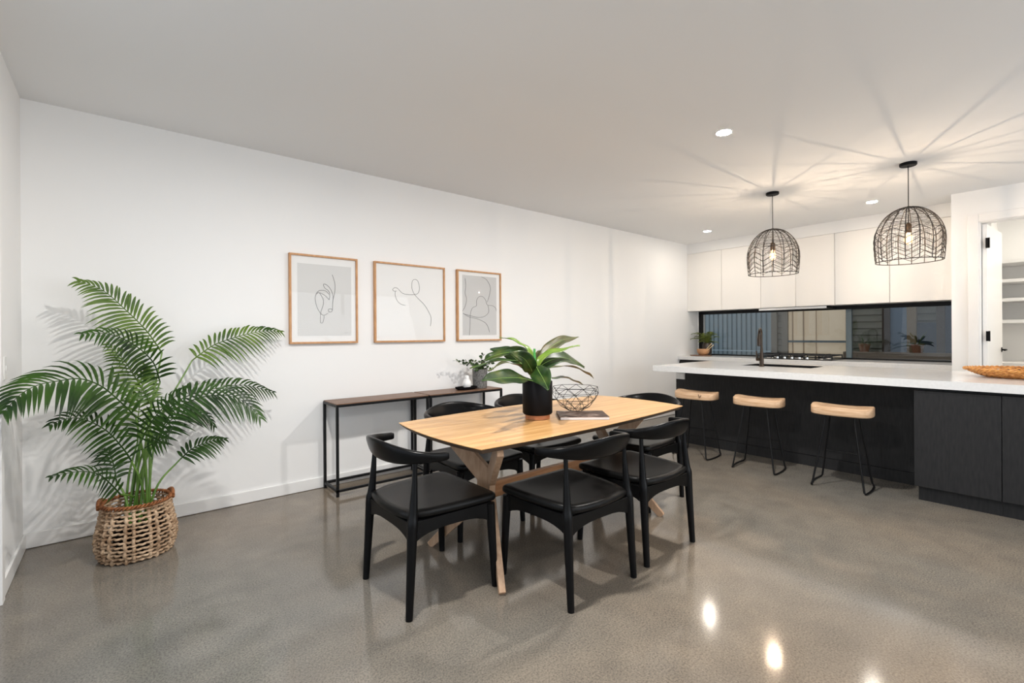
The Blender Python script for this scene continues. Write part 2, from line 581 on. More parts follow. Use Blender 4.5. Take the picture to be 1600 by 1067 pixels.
# ---- pantry shelving
ps = empty('pantry_shelving', (8.3, -4.3, 0))
tag(ps, 'white open shelving lining the walk-in pantry behind the open door', 'shelves')
for z in (2.07, 1.85, 1.63, 1.38):
    MB().box(0.0, 0.478, -1.09, 0.85, z - 0.018, z + 0.018).build('shelf', 'trim_paint', ps, bevel=0.002)
MB().box(-0.12, 0.478, -1.09, 0.85, 0.87, 0.91).build('benchtop', 'white_laminate', ps, bevel=0.002)
MB().box(0.0, 0.478, 0.0, 0.02, 0.0, 0.87).build('support_panel', 'white_laminate', ps)
# basket stored under the pantry bench
pbk = MB()
for i in range(7):
    z = 0.62 + 0.03 * i
    pts = []
    for k in range(40):
        a = 2 * pi * k / 40
        wv = 0.006 * (1 if (k + i) % 2 else -1)
        pts.append((8.50 + (0.15 + wv) * cos(a), -3.80 + (0.20 + wv) * sin(a), z))
    pbk.tube(pts, 0.013, 6, closed=True)
pbk.lathe([(0.14, 0.6), (0.14, 0.615)], (8.5, -3.8, 0), 24)
tag(pbk.build('storage_basket', 'cane', origin=(8.5, -3.8, 0.6)), 'brown woven basket on the low shelf of the pantry', 'basket')
MB().box(0.0, 0.478, 0.02, 0.85, 0.562, 0.60).build('shelf', 'trim_paint', ps, bevel=0.002)

# ------------------------------------------------------------------ kitchen window
wn = empty('window_1', (XW, -1.59, 1.26))
struct(wn)
def rel(mb, o):
    mb.v = [(a - o[0], b_ - o[1], c_ - o[2]) for a, b_, c_ in mb.v]
    return mb


wo = (XW, -1.59, 1.26)
y0, y1, z0, z1 = -3.165, -0.02, 0.905, 1.622
fm = (MB().box(XW - 0.01, XW + 0.06, y0, y1, z0, z0 + 0.022).box(XW - 0.01, XW + 0.06, y0, y1, z1 - 0.05, z1)
      .box(XW - 0.01, XW + 0.06, y1 - 0.045, y1, z0 + .022, z1 - .05).box(XW - 0.01, XW + 0.06, y0, y0 + 0.045, z0 + .022, z1 - .05))
rel(fm, wo).build('window_frame', 'black_metal', wn, bevel=0.002)
rel(MB().box(XW + 0.0, XW + 0.05, -2.145, -2.085, z0 + .022, z1 - .05), wo).build('window_mullion', 'rail_blue', wn, bevel=0.002)
for a0, a1 in ((-3.12, -2.145), (-2.085, -0.065)):
    rel(MB().box(XW + 0.022, XW + 0.028, a0, a1, z0 + .022, z1 - .05), wo).build('window_pane', 'window_glass', wn, smooth=False)

# ------------------------------------------------------------------ outside the kitchen window
struct(MB().box(8.95, 16, -12, 6, -0.4, -0.3).build('ground', 'ground_out', smooth=False))
struct(MB().box(-12, 8.9, YB - 12, YB - 0.2, -0.4, -0.12).build('terrace', 'ground_out', smooth=False))
struct(MB().box(-8, -0.25, YB - .2, 4, -0.4, -0.12).build('terrace_side', 'ground_out', smooth=False))
# corrugated fence
fg = []
for i in range(0, 305):
    y = 2.9 - i * 0.010
    ph = i % 10
    dx = (0, 0, 0.0, 0.03, 0.03, 0.03, 0.0, 0, 0, 0)[ph]
    fg.append(((10.5 + dx, y, -0.3), (10.5 + dx, y, 1.95)))
fn = empty('side_fence', (10.5, 1.4, -0.3))
tag(fn, 'blue-grey ribbed metal side fence seen through the kitchen window', 'fence')
rel(MB().sheet([[a, b_] for a, b_ in fg]), (10.5, 1.4, -0.3)).build('ribbed_sheet', 'fence_metal', fn, solid=0.004, smooth=False)
rel(MB().box(10.40, 10.44, -0.15, 2.9, 0.885, 0.905), (10.5, 1.4, -0.3)).build('rail', 'rail_light', fn)
# neighbouring house: boards, window, posts
nh = empty('neighbouring_house', (10.6, -2.4, -0.3))
tag(nh, 'neighbouring weatherboard house with a curtained window, seen through the kitchen window', 'house')
no = (10.6, -2.4, -0.3)
def boards(name, y0_, y1_, zz0, zz1, pitch, mt):
    mb = MB()
    z = zz0
    while z < zz1 - .02:
        top_ = min(z + pitch - .014, zz1)
        mb.loft([[(10.555, y0_, z), (10.60, y0_, z), (10.60, y0_, top_), (10.58, y0_, top_)], [(10.555, y1_, z), (10.60, y1_, z), (10.60, y1_, top_), (10.58, y1_, top_)]])
        z += pitch
    rel(mb, no)
    mb.box(0.0, 0.1, y0_ - no[1], y1_ - no[1], zz0 - no[2], zz1 - no[2])
    mb.build(name, mt, nh, smooth=False)


boards('wall_boards', -0.41, -0.13, -0.3, 2.8, 0.12, 'weatherboard')
boards('wall_boards', -5.2, -1.40, -0.3, 2.8, 0.117, 'weatherboard_dark')
boards('wall_boards', -1.40, -0.41, -0.3, 0.55, 0.12, 'weatherboard')
boards('wall_boards', -1.40, -0.41, 2.1, 2.8, 0.12, 'weatherboard')
rel(MB().box(10.50, 10.60, -0.225, -0.11, -0.3, 2.8), no).build('corner_post', 'post_taupe', nh)
for q0, q1 in ((-0.415, -0.315), (-1.46, -1.38)):
    rel(MB().box(10.52, 10.58, q0, q1, 0.5, 2.15), no).build('window_casing', 'post_taupe', nh)
rel(MB().box(10.585, 10.60, -1.385, -0.41, 0.55, 2.1), no).build('blind', 'blind', nh)
rel(MB().box(10.565, 10.58, -0.50, -0.48, 0.55, 2.1).box(10.565, 10.58, -0.69, -0.67, 0.55, 2.1).box(10.565, 10.58, -0.90, -0.89, 0.55, 2.1), no).build('curtain_fold', 'curtain_edge', nh)
rel(MB().box(10.53, 10.58, -1.385, -0.41, 1.075, 1.115), no).build('window_rail', 'rail_blue', nh)
rel(MB().box(10.45, 10.56, -2.03, -1.92, -0.3, 2.8), no).build('porch_post', 'post_brown', nh)
rel(MB().box(10.48, 10.57, -2.25, -2.03, -0.3, 2.8), no).build('side_panel', 'blue_panel', nh)
rel(MB().box(10.45, 10.56, -2.37, -2.25, -0.3, 2.8), no).build('porch_post', 'post_tan', nh)
rel(MB().box(10.52, 10.57, -2.62, -2.37, -0.3, 1.42), no).build('screen', 'blue_dark', nh)
rel(MB().box(10.45, 10.56, -2.72, -2.62, -0.3, 2.8), no).build('porch_post', 'post_brown', nh)
rel(MB().box(10.48, 10.57, -3.6, -2.72, -0.3, 2.8), no).build('side_panel', 'blue_dark', nh)
rel(MB().box(10.1, 10.44, -3.6, -1.45, 0.80, 0.93), no).build('deck_ledge', 'deck_wood', nh)


def spiky(name, c_, n, ln, label, seed, pot):
    rnd = random.Random(seed)
    root = empty(name, c_)
    tag(root, label, 'plant')
    if pot:
        MB().lathe([(0.06, 0), (0.085, 0.13), (0.09, 0.14), (0.075, 0.14)], n=20).build('pot', 'terracotta', root)
        MB().lathe([(0.07, 0.125), (0.001, 0.13)], n=16).build('soil', 'soil', root)
        bz = 0.12
    else:
        bz = 0.0
    mb = MB()
    for i in range(n):
        a = rnd.uniform(0, 2 * pi)
        l_ = ln * rnd.uniform(.6, 1)
        up = rnd.uniform(.15, 1.0)
        pts = []
        for k in range(7):
            t = k / 6
            rad = l_ * t * (1 - up * .6)
            pts.append((rad * cos(a), rad * sin(a), bz + l_ * up * t - l_ * 0.55 * t * t * (1 - up * .5)))
        mb.tube(pts, [.009 * (1 - k / 6.5) for k in range(7)], 4, flat=.4)
    mb.build('leaf_tuft', 'out_leaf', root)


spiky('outdoor_plant', (10.25, -2.42, 0.93), 26, 0.42, 'spiky potted plant on the outside ledge, behind the right window pane', 4, True)
spiky('outdoor_shrub', (10.25, -1.72, 0.93), 34, 0.36, 'thin leafy plant outside by the dark weatherboards', 9, True)

# ------------------------------------------------------------------ kitchen: upper cabinets
ub = MB().box(XB - 0.003, XW, -3.21, 0, 2.547, H)
struct(ub.build('bulkhead', 'wall_paint', smooth=False))
dy = [0.0, -0.565, -1.137, -1.592, -2.050, -2.614, -3.172]
uppers = [(0, 2, 'white overhead cupboard against the picture wall, leftmost over the window'),
          (2, 4, 'white overhead cupboard above the cooktop, middle of three'),
          (4, 6, 'white overhead cupboard beside the pantry wall, rightmost over the window')]
for a_, b2, lab in uppers:
    ya, yb = dy[a_], dy[b2]
    ymid = (ya + yb) / 2
    cab = empty('overhead_cabinet', (XB, ymid, 1.625))
    tag(cab, lab, 'cabinet', 'white overhead cabinets')
    MB().box(0.022, XW - XB - .002, yb - ymid + .001, ya - ymid - .001, 0, 0.92).build('body', 'white_laminate', cab)
    for k in range(a_, b2):
        MB().box(0, 0.02, dy[k + 1] - ymid + 0.0022, dy[k] - ymid - 0.0022, -0.004, 0.919).build('door', 'white_laminate', cab, bevel=0.0015)
rh = empty('range_hood', (7.66, -1.55, 1.592))
tag(rh, 'slim steel range hood tucked under the overhead cupboards above the cooktop', 'range hood')
MB().box(-0.16, 0.14, -0.42, 0.42, -0.004, 0.024).build('body', 'black_metal', rh, bevel=0.002)
MB().box(-0.165, -0.158, -0.42, 0.42, -0.010, 0.020).build('front_lip', 'chrome', rh, bevel=0.001)

# ---- rear bench
rb = MB().box(7.237, XW - 0.012, -3.208, -0.001, 0.853, 0.909)
tag(rb.build('rear_benchtop', 'white_stone', bevel=0.002), 'long white stone benchtop under the kitchen window', 'benchtop')
for i, (ya, yb, lab) in enumerate([(0, -1.1, 'charcoal base cabinet under the rear bench, beside the picture wall'),
                                   (-1.1, -2.1, 'charcoal base cabinet under the cooktop'),
                                   (-2.1, -3.205, 'charcoal base cabinet under the rear bench, beside the pantry wall')]):
    ym = (ya + yb) / 2
    c_ = empty('base_cabinet', (7.28, ym, 0))
    tag(c_, lab, 'cabinet', 'charcoal base cabinets under the rear bench')
    MB().box(0.02, 0.56, yb - ym + .001, ya - ym - .001, 0.1, 0.852).build('body', 'charcoal_laminate', c_)
    MB().box(0.05, 0.5, yb - ym + .001, ya - ym - .001, 0.0, 0.1).build('kickboard', 'charcoal_laminate', c_)
    hw = (ya - yb) / 2
    for s in (-1, 1):
        MB().box(0, 0.018, (min(0, s * hw)) + .002, max(0, s * hw) - .002, 0.102, 0.825).build('door', 'charcoal_laminate', c_, bevel=.001)

# ---- cooktop
ct = empty('gas_cooktop', (7.56, -1.62, 0.909))
tag(ct, 'black gas cooktop with cast iron trivets on the rear bench', 'cooktop')
MB().box(-0.25, 0.24, -0.46, 0.46, 0.001, 0.012).build('glass_plate', 'cooktop_glass', ct, bevel=0.003)
for (bx_, by_, br) in [(-0.12, -0.32, .035), (0.11, -0.32, .045), (0.0, 0.0, .06), (-0.12, 0.32, .045), (0.11, 0.32, .035)]:
    bn = MB().lathe([(br * 1.3, .012), (br * 1.3, .02), (br, .024), (br, .044), (br * .3, .047)], (bx_, by_, 0), 20)
    bn.build('burner', 'cast_iron', ct)
    MB().lathe([(br * 1.55, .0121), (br * 1.5, .018), (br * 1.31, .0185)], (bx_, by_, 0), 20).build('burner_ring', 'chrome', ct)
for yc in (-0.31, 0.0, 0.31):
    tv = MB()
    for s in (-1, 1):
        tv.box(-0.215, 0.215, yc + s * 0.135 - 0.006, yc + s * 0.135 + 0.006, 0.052, 0.068)
        tv.box(s * 0.21 - 0.006, s * 0.21 + 0.006, yc - 0.135, yc + 0.135, 0.052, 0.068)
        for s2 in (-1, 1):
            tv.box(s * 0.21 - 0.006, s * 0.21 + 0.006, yc + s2 * .135 - .006, yc + s2 * .135 + .006, 0.012, 0.053)
    tv.box(-0.21, -0.04, yc - .005, yc + .005, 0.054, 0.072).box(0.04, 0.21, yc - .005, yc + .005, 0.054, 0.072)
    for xx in (-.11, .11):
        tv.box(xx - .005, xx + .005, yc - .13, yc - .03, 0.054, 0.072).box(xx - .005, xx + .005, yc + .03, yc + .13, 0.054, 0.072)
    tv.build('trivet', 'cast_iron', ct)
for k in range(5):
    MB().lathe([(.018, .012), (.017, .034), (.001, .036)], (-0.235, -0.18 + .09 * k, 0), 16).build('knob', 'chrome', ct)

# ---- plant, bowl and board on the rear bench
sb = MB()
ol = [(0.13 * cos(a) if abs(cos(a)) < .98 else .13 * cos(a), 0.17 * sin(a)) for a in [2 * pi * k / 32 for k in range(32)]]
sb.prism([(7.50 + x, -0.245 + y) for x, y in ol], 0.910, 0.922)
tag(sb.build('serving_board', 'walnut', bevel=.003, origin=(7.5, -0.245, 0.91)), 'thin dark wooden board under the wooden bowl on the rear bench', 'board')
bo = MB().lathe([(0.048, 0), (0.072, 0.015), (0.092, 0.055), (0.095, 0.095), (0.089, 0.095), (0.084, 0.055), (0.06, 0.02), (0.001, 0.016)], n=32)
bw = bo.build('wooden_bowl', 'bowl_wood')
bw.location = (7.52, -0.275, 0.9225)
tag(bw, 'brown wooden bowl on the rear bench holding two utensils', 'bowl')
for k, (a, b_) in enumerate([((7.52, -0.27, 0.955), (7.50, -0.425, 1.105)), ((7.50, -0.30, 0.955), (7.46, -0.475, 1.085))]):
    P = cr_path([a, tuple(Vector(a).lerp(Vector(b_), .5)), b_], 4)
    u_ = MB().tube(P, [.013, .013, .011, .009, .008, .008, .008, .009, .009], 8, flat=.6)
    tag(u_.build('wooden_utensil', 'utensil_wood', origin=a), ['pale wooden utensil standing steeper in the bowl, nearer the window plant', 'pale wooden utensil leaning lower out of the wooden bowl'][k], 'utensil', 'utensils in the wooden bowl')
kp = empty('potted_fern', (7.72, -0.235, 0.909))
tag(kp, 'light green fern in a dark vase on the rear bench by the window', 'plant')
MB().lathe([(0.055, 0.0015), (0.07, 0.05), (0.072, 0.16), (0.06, 0.2), (0.054, 0.2), (0.062, 0.16), (0.001, 0.14)], n=28).build('vase', 'dark_vase', kp)
rnd = random.Random(3)
for s in range(28):
    a = 2 * pi * s / 28 + rnd.uniform(-.15, .15)
    ln = rnd.uniform(.16, .27)
    if cos(a) > 0.2:
        ln *= 0.42
    hgt = rnd.uniform(.07, .26)
    pts = []
    for k in range(9):
        t = k / 8
        pts.append(Vector((ln * t * cos(a), ln * t * sin(a), .18 + hgt * 2.0 * t - (hgt * 1.1 + .05) * t * t)))
    fr = MB().tube(pts, .0015, 4)
    for k in range(1, 9):
        tdir = (pts[k] - pts[k - 1]).normalized()
        sd = tdir.cross(Vector((0, 0, 1))).normalized()
        for q in range(2):
            base = pts[k - 1].lerp(pts[k], q * .5)
            lw = .045 * sin(pi * (k + q * .5) / 9.6) + .008
            for sgn in (-1, 1):
                tip = base + sd * sgn * lw + tdir * .018 - Vector((0, 0, .012))
                mdl = base.lerp(tip, .5)
                fr.add([base, mdl + tdir * .006 + Vector((0, 0, .004)), tip, mdl - tdir * .006 + Vector((0, 0, .004))], [(0, 1, 2, 3)])
    fr.build('frond', 'fern_leaf', kp)

# ------------------------------------------------------------------ island
IX0, IX1, IY0, IY1 = 5.010, 6.30, -5.30, -1.022
SX0, SX1, SY0, SY1 = 5.72, 6.12, -2.36, -1.67
it = (MB().box(IX0, IX1, SY1, IY1, 0.852, 0.912).box(IX0, IX1, IY0, SY0, 0.852, 0.912)
      .box(IX0, SX0, SY0, SY1, 0.852, 0.912).box(SX1, IX1, SY0, SY1, 0.852, 0.912))
tag(it.build('island_benchtop', 'white_stone', smooth=False), 'long white stone island benchtop overhanging the stools', 'benchtop')
sk = empty('kitchen_sink', (5.92, -2.015, 0.7))
tag(sk, 'dark undermount sink set into the island benchtop behind the tap', 'sink')
sx, sy = (SX1 - SX0) / 2, (SY1 - SY0) / 2
MB().box(-sx + .001, sx - .001, -sy + .001, sy - .001, 0.0, 0.01).box(-sx + .001, -sx + .014, -sy + .001, sy - .001, 0.01, 0.211).box(sx - .014, sx - .001, -sy + .001, sy - .001, 0.01, 0.211).box(-sx + .014, sx - .014, -sy + .001, -sy + .014, 0.01, 0.211).box(-sx + .014, sx - .014, sy - .014, sy - .001, 0.01, 0.211).build('basin', 'black_metal', sk)
MB().lathe([(.045, .0101), (.045, .013), (.02, .014), (.001, .012)], (0, 0, 0), 20).build('drain', 'chrome', sk)
# island carcass panel (seating side)
ip = empty('island_carcass', (5.484, -2.14, 0))
tag(ip, 'matte charcoal island back panel recessed behind the three stools', 'panel')
MB().box(-0.004, 0.05, -1.115, 1.116, 0.104, 0.851).build('panel', 'charcoal_laminate', ip, bevel=.001)
MB().box(0.0, 0.05, -1.115, 1.116, 0.0, 0.100).build('kickboard', 'charcoal_laminate', ip)
MB().box(0.05, 0.79, 1.096, 1.116, 0.0, 0.851).build('end_panel', 'charcoal_laminate', ip)
MB().box(0.75, 0.77, -3.1, 1.096, 0.0, 0.851).build('rear_panel', 'charcoal_laminate', ip)
so = empty('power_outlet', (5.479, -1.083, 0.770))
tag(so, 'white double power outlet on the charcoal island panel near its left end', 'outlet')
MB().box(-0.008, -0.0005, -0.056, 0.056, -0.037, 0.037).build('plate', 'plastic_white', so, bevel=.002)
for yy in (-.026, .026):
    MB().box(-0.0105, -0.008, yy - .016, yy + .016, -0.008, 0.022).build('socket', 'white_ceramic', so, bevel=.001)
    MB().box(-0.011, -0.0085, yy - .006, yy + .006, 0.024, 0.032).build('switch', 'white_ceramic', so, bevel=.001)
# island cupboards (right)
edges = [-3.258, -3.718, -4.178, -4.638]
labs = ['charcoal island cupboard with a flat door, next to the stools', 'charcoal island cupboard with a flat door, second from the stools', 'charcoal island cupboard with a flat door, third from the stools']
for k in range(3):
    ya, yb = edges[k], edges[k + 1]
    ym = (ya + yb) / 2
    c_ = empty('island_cupboard', (5.037, ym, 0))
    tag(c_, labs[k], 'cabinet', 'charcoal island cupboards')
    MB().box(0.019, 0.9, yb - ym + .0005, ya - ym - .0005, 0.114, 0.829).box(0.05, 0.9, yb - ym + .0005, ya - ym - .0005, 0.829, 0.8515).build('body', 'charcoal_laminate', c_)
    MB().box(0.0, 0.018, yb - ym + .0018, ya - ym - .0018, 0.113, 0.829).build('door', 'charcoal_laminate', c_, bevel=.001)
    MB().box(0.052, 0.85, yb - ym + .0005, ya - ym - (.018 if k == 0 else .0005), 0.0, 0.1135).build('kickboard', 'charcoal_laminate', c_)

# tap
tp = empty('kitchen_tap', (5.637, -1.922, 0.9125))
tag(tp, 'tall dark gooseneck kitchen tap standing on the island benchtop', 'tap')
MB().lathe([(.026, 0), (.026, .006), (.021, .012), (.021, .10), (.017, .13), (.012, .20), (.011, .24)], n=20).build('body', 'faucet_metal', tp)
dv = Vector((0.82, 0.48, 0)).normalized()
sp = [Vector((0, 0, .23)), Vector((0, 0, .33))]
for k in range(9):
    a = pi * k / 8
    sp.append(dv * (0.085 - 0.085 * cos(a)) + Vector((0, 0, .335 + .065 * sin(a))))
MB().tube(cr_path(sp, 3), .0105, 12).build('spout', 'faucet_metal', tp)
e = sp[-1]
MB().tube([e + Vector((0, 0, .005)), e - Vector((0, 0, .02)), e - Vector((0, 0, .05)), e - Vector((0, 0, .12)), e - Vector((0, 0, .125))], [.012, .014, .018, .018, .013], 14).build('spray_head', 'faucet_metal', tp)
MB().tube([(0, .015, .075), (0, .052, .075)], .017, 14).tube([(0, .045, .075), (0, .05, .10), (0, .052, .165)], [.009, .008, .007], 10).build('lever', 'faucet_metal', tp)

# woven tray on the island
tr = empty('woven_tray', (5.75, -3.76, 0.9125))
tag(tr, 'round amber woven cane tray on the right end of the island benchtop', 'tray')
wv = MB()
NS = 56
for i in range(9):
    t = i / 8
    r_ = 0.16 + 0.135 * t
    z_ = 0.008 + 0.05 * t ** 1.6
    pts = []
    for k in range(NS * 2):
        a = 2 * pi * k / (NS * 2)
        pts.append(((r_ ) * cos(a), r_ * sin(a), z_ + .004 * (1 if (k // 2 + i) % 2 else -1)))
    wv.tube(pts, .0065, 5, closed=True)
for i in range(9):
    r_ = 0.018 + .0165 * i
    wv.tube([(r_ * cos(2 * pi * k / 40), r_ * sin(2 * pi * k / 40), .007) for k in range(40)], .0068, 5, closed=True)
wv.build('weave', 'cane', tr)
sp_ = MB()
for k in range(NS):
    a = 2 * pi * k / NS
    pts = [((.03 + .265 * t) * cos(a + .5 * t), (.03 + .265 * t) * sin(a + .5 * t), .0075 + .052 * max(0, (t - .45) / .55) ** 1.6) for t in [q / 8 for q in range(9)]]
    sp_.tube(pts, .0035, 4)
sp_.build('spokes', 'cane', tr)
rm = MB()
for ph in (0, pi):
    rm.tube([((.302 + .006 * cos(30 * 2 * pi * k / 240 + ph)) * cos(2 * pi * k / 240), (.302 + .006 * cos(30 * 2 * pi * k / 240 + ph)) * sin(2 * pi * k / 240), .062 + .006 * sin(30 * 2 * pi * k / 240 + ph)) for k in range(240)], .006, 6, closed=True)
rm.build('rim', 'cane', tr)

# ------------------------------------------------------------------ stools
def make_stool():
    t = empty('bar_stool')
    n = 40
    # seat outline: wide in y, shallow in x, rounded; front (camera side) slightly bowed
    def outl(k):
        a = 2 * pi * k / n
        ca, sa = cos(a), sin(a)
        x = 0.135 * (abs(ca) ** .62) * (1 if ca > 0 else -1)
        y = 0.215 * (abs(sa) ** .55) * (1 if sa > 0 else -1)
        x *= 1 - .10 * (abs(y) / .215) ** 2
        return x, y
    def top(x, y):
        q = abs(y) / .215
        return 0.668 - .026 * (1 - q ** 2) * (1 - .5 * (x / .135) ** 2) + .007 * q ** 3 + .008 * cos(y * 14) * (x < 0)
    rings = []
    prof = [(0.0, 0), (.35, 0), (.7, 0), (.90, 0), (.97, -.003), (1.0, -.012), (1.0, -.04)]
    O = [outl(k) for k in range(n)]
    for s, dz in prof:
        ss = max(s, .002)
        rings.append([(x * ss, y * ss, top(x * ss, y * ss) + dz) for x, y in O])
    for s, zb in ((1.0, .60), (.985, .592), (.95, .588), (.002, .588)):
        rings.append([(x * s, y * s, zb) for x, y in O])
    rings.reverse()
    MB().loft(rings).build('seat', 'stool_wood', t, angle=50)
    for s in (-1, 1):
        P = [(-.085, s * .095, .592), (-.125, s * .135, .30), (-.165, s * .172, .045), (-.168, s * .178, .016), (-.150, s * .186, .0085), (-.09, s * .195, .0085),
             (0, s * .200, .0085), (.09, s * .195, .0085), (.135, s * .188, .0085), (.155, s * .180, .018), (.150, s * .172, .05), (.115, s * .135, .32), (.085, s * .100, .592)]
        MB().tube(cr_path(P, 5), .0075, 8).build('leg_frame', 'black_metal', t)
    MB().tube([(.122, -.142, .25), (.122, .142, .25)], .005, 8).build('footrest', 'black_metal', t)
    MB().box(-.095, .095, -.11, .11, .584, .5885).build('mounting_plate', 'black_metal', t)
    return t


st0 = make_stool()
spots = [(5.035, -2.80, radians(4), 'pale wood saddle bar stool nearest the island cupboards'),
         (5.055, -2.13, radians(5), 'pale wood saddle bar stool between the other two at the island'),
         (5.075, -1.50, radians(3), 'pale wood saddle bar stool nearest the outlet, with a dark knot in its seat edge')]
for i, (x, y, a, lab) in enumerate(spots):
    o = st0 if i == 0 else copy_tree(st0)
    o.location = (x, y, 0)
    o.rotation_euler.z = a
    tag(o, lab, 'stool', 'bar stools at the island')
    if i == 2:
        kn = MB().tube([(-.1365, -.085, .648), (-.1375, -.098, .618), (-.1365, -.112, .640)], .0035, 5)
        kn.build('knot', 'oak_edge', o)

# ------------------------------------------------------------------ pendant lights
def make_pendant():
    t = empty('pendant_light')
    MB().lathe([(.001, 0), (.06, 0), (.06, -.018), (.055, -.024), (.001, -.024)][::-1], n=32).build('canopy', 'matte_black', t)
    zt = -0.372
    MB().tube([(0, 0, -.024), (0, 0, zt - .17)], .0032, 8).build('cord', 'matte_black', t)
    MB().lathe([(.006, zt - .225), (.022, zt - .22), (.022, zt - .15), (.014, zt - .14), (.004, zt - .13)], n=16).build('socket', 'brass_dark', t)
    MB().lathe([(.002, zt - .318), (.016, zt - .312), (.028, zt - .295), (.031, zt - .275), (.027, zt - .255), (.018, zt - .236), (.013, zt - .224)], n=20).build('bulb', 'bulb_frost', t)
    MB().lathe([(.001, zt - .293), (.0042, zt - .291), (.0042, zt - .256), (.001, zt - .254)], n=10).build('filament', 'bulb_glow', t)

    def rz(u):
        """profile: u 0 top .. 1 bottom"""
        z = zt - 0.455 * (1 - cos(u * pi / 2)) * .62 - 0.455 * .38 * u ** 1.0
        return z
    hgt = 0.46
    def prof(z):
        """radius at depth d below top"""
        d = (zt - z) / hgt
        d = min(max(d, 0), 1)
        if d < .62:
            q = (0.62 - d) / .62
            return .236 * sqrt(max(0, 1 - q * q))
        return .236 - .012 * ((d - .62) / .38) ** 1.6
    def P(a, d, dr=0):
        z = zt - hgt * d
        return (( prof(z) + dr) * cos(a), (prof(z) + dr) * sin(a), z)
    fr = MB()
    NR = 16
    for k in range(NR):
        a = 2 * pi * k / NR
        fr.tube([P(a, (q / 18) ** 1.6) for q in range(19)], .0034, 6)
    for d in (1.0,):
        fr.tube([P(2 * pi * k / 64, d) for k in range(64)], .004, 6, closed=True)
    fr.lathe([(.001, zt + .010), (.010, zt + .007), (.014, zt - .003), (.001, zt - .005)][::-1], n=16)
    fr.build('shade_frame', 'thread', t)
    zz = MB()
    for d0, amp in ((.47, .055), (.58, .06), (.70, .06), (.82, .06), (.90, .05)):
        pts = []
        for k in range(NR):
            for h in range(4):
                a = 2 * pi * (k + h / 4) / NR
                kk = (k + h / 4) % 2
                tri = abs(kk - 1)
                pts.append(P(a, min(.995, d0 + amp * (tri * 2 - 1)), .001))
        zz.tube(pts, .0026, 5, closed=True)
    zz.build('chevron_ring', 'thread', t)
    th = MB()
    rnd = random.Random(5)
    # fine vertical threads between the chevrons
    for k in range(NR * 8):
        a = 2 * pi * (k + .5) / (NR * 8)
        kk = ((k + .5) / 8) % 2
        tri = abs(kk - 1) * 2 - 1
        if rnd.random() < .12:
            continue
        d0, d1 = .47 + .055 * tri, .82 + .06 * tri
        th.tube([P(a, d0), P(a, (d0 + d1) / 2), P(a, d1)], .0011, 3)
    # fine threads wound round the dome
    for k in range(34):
        d = .05 + .42 * k / 34
        ph = rnd.uniform(0, 6)
        pts = [P(2 * pi * j / 48, min(.5, max(.01, d + .014 * sin(3 * 2 * pi * j / 48 + ph) + rnd.uniform(-.004, .004)))) for j in range(48)]
        th.tube(pts, .0010, 3, closed=True)
    th.build('shade_thread', 'thread', t)
    return t


p0 = make_pendant()
for i, (x, y, lab) in enumerate([(5.586, -2.058, 'black woven dome pendant light above the tap, farther from the pantry'), (5.599, -3.134, 'black woven dome pendant light nearer the pantry, white tag on its shade')]):
    o = p0 if i == 0 else copy_tree(p0)
    o.location = (x, y, 2.6995)
    tag(o, lab, 'pendant light', 'woven pendant lights over the island')
    if i == 1:
        MB().box(-0.075, -0.045, 0.0, 0.002, -.44, -.40).build('care_tag', 'tag_white', o)
        o.rotation_euler.z = radians(-40)

# ------------------------------------------------------------------ downlights
dl_spots = [(3.765, -2.438, 'round recessed downlight nearest the dining table, alone in the ceiling'),
            (6.797, -0.729, 'round recessed downlight over the rear bench, in the corner by the picture wall'),
            (6.803, -2.612, 'round recessed downlight over the kitchen between the two pendants'),
            (1.25, -2.35, 'round recessed downlight above the plant side of the dining area'),
            (2.30, -5.3, 'unseen recessed downlight added over the middle of the living area to light the room'),  # this one and the next are added behind the camera as fill
            (0.95, -5.2, 'unseen recessed downlight added beside the left glass doors to light the room'),
            (6.8, -4.45, 'unseen recessed downlight added beyond the island end to light the room'),  # added out of view for more room light
            (7.85, -4.75, 'unseen recessed downlight added in the pantry ceiling to brighten the shelves')]  # added out of view to brighten the pantry


def make_downlight(disc):
    t = empty('downlight')
    MB().lathe([(.047, -.004), (.052, -.006), (.056, -.004), (.057, 0), (.047, 0)], n=32, cap=False).build('trim_ring', 'trim_paint', t)
    MB().lathe([(.001, -.0035), (.047, -.0035)], n=24, cap=False).build('lens', disc, t)
    return t


d0 = make_downlight('lamp_disc')
k0 = make_downlight('lamp_disc_kitchen')
b0 = make_downlight('lamp_disc_added')
n0 = make_downlight('lamp_disc_pantry_added')
for i, (x, y, lab) in enumerate(dl_spots):
    if 6 < x < 7.4:
        o = k0 if i == 1 else copy_tree(k0)
    else:
        src = n0 if x > 7.4 else b0 if y < -4 else d0
        o = src if i in (0, 4, 7) else copy_tree(src)
    o.location = (x, y, H - .0005)
    tag(o, lab, 'downlight', 'recessed downlights')

# ------------------------------------------------------------------ light switch on the left wall
sw = empty('light_switch', (0.0005, -0.585, 1.115))
tag(sw, 'white wall switch on the left wall above the palm', 'switch')
MB().box(0, .008, -.036, .036, -.058, .058).build('plate', 'plastic_white', sw, bevel=.002)
MB().box(.008, .011, -.008, .008, -.014, .014).build('rocker', 'white_ceramic', sw, bevel=.001)

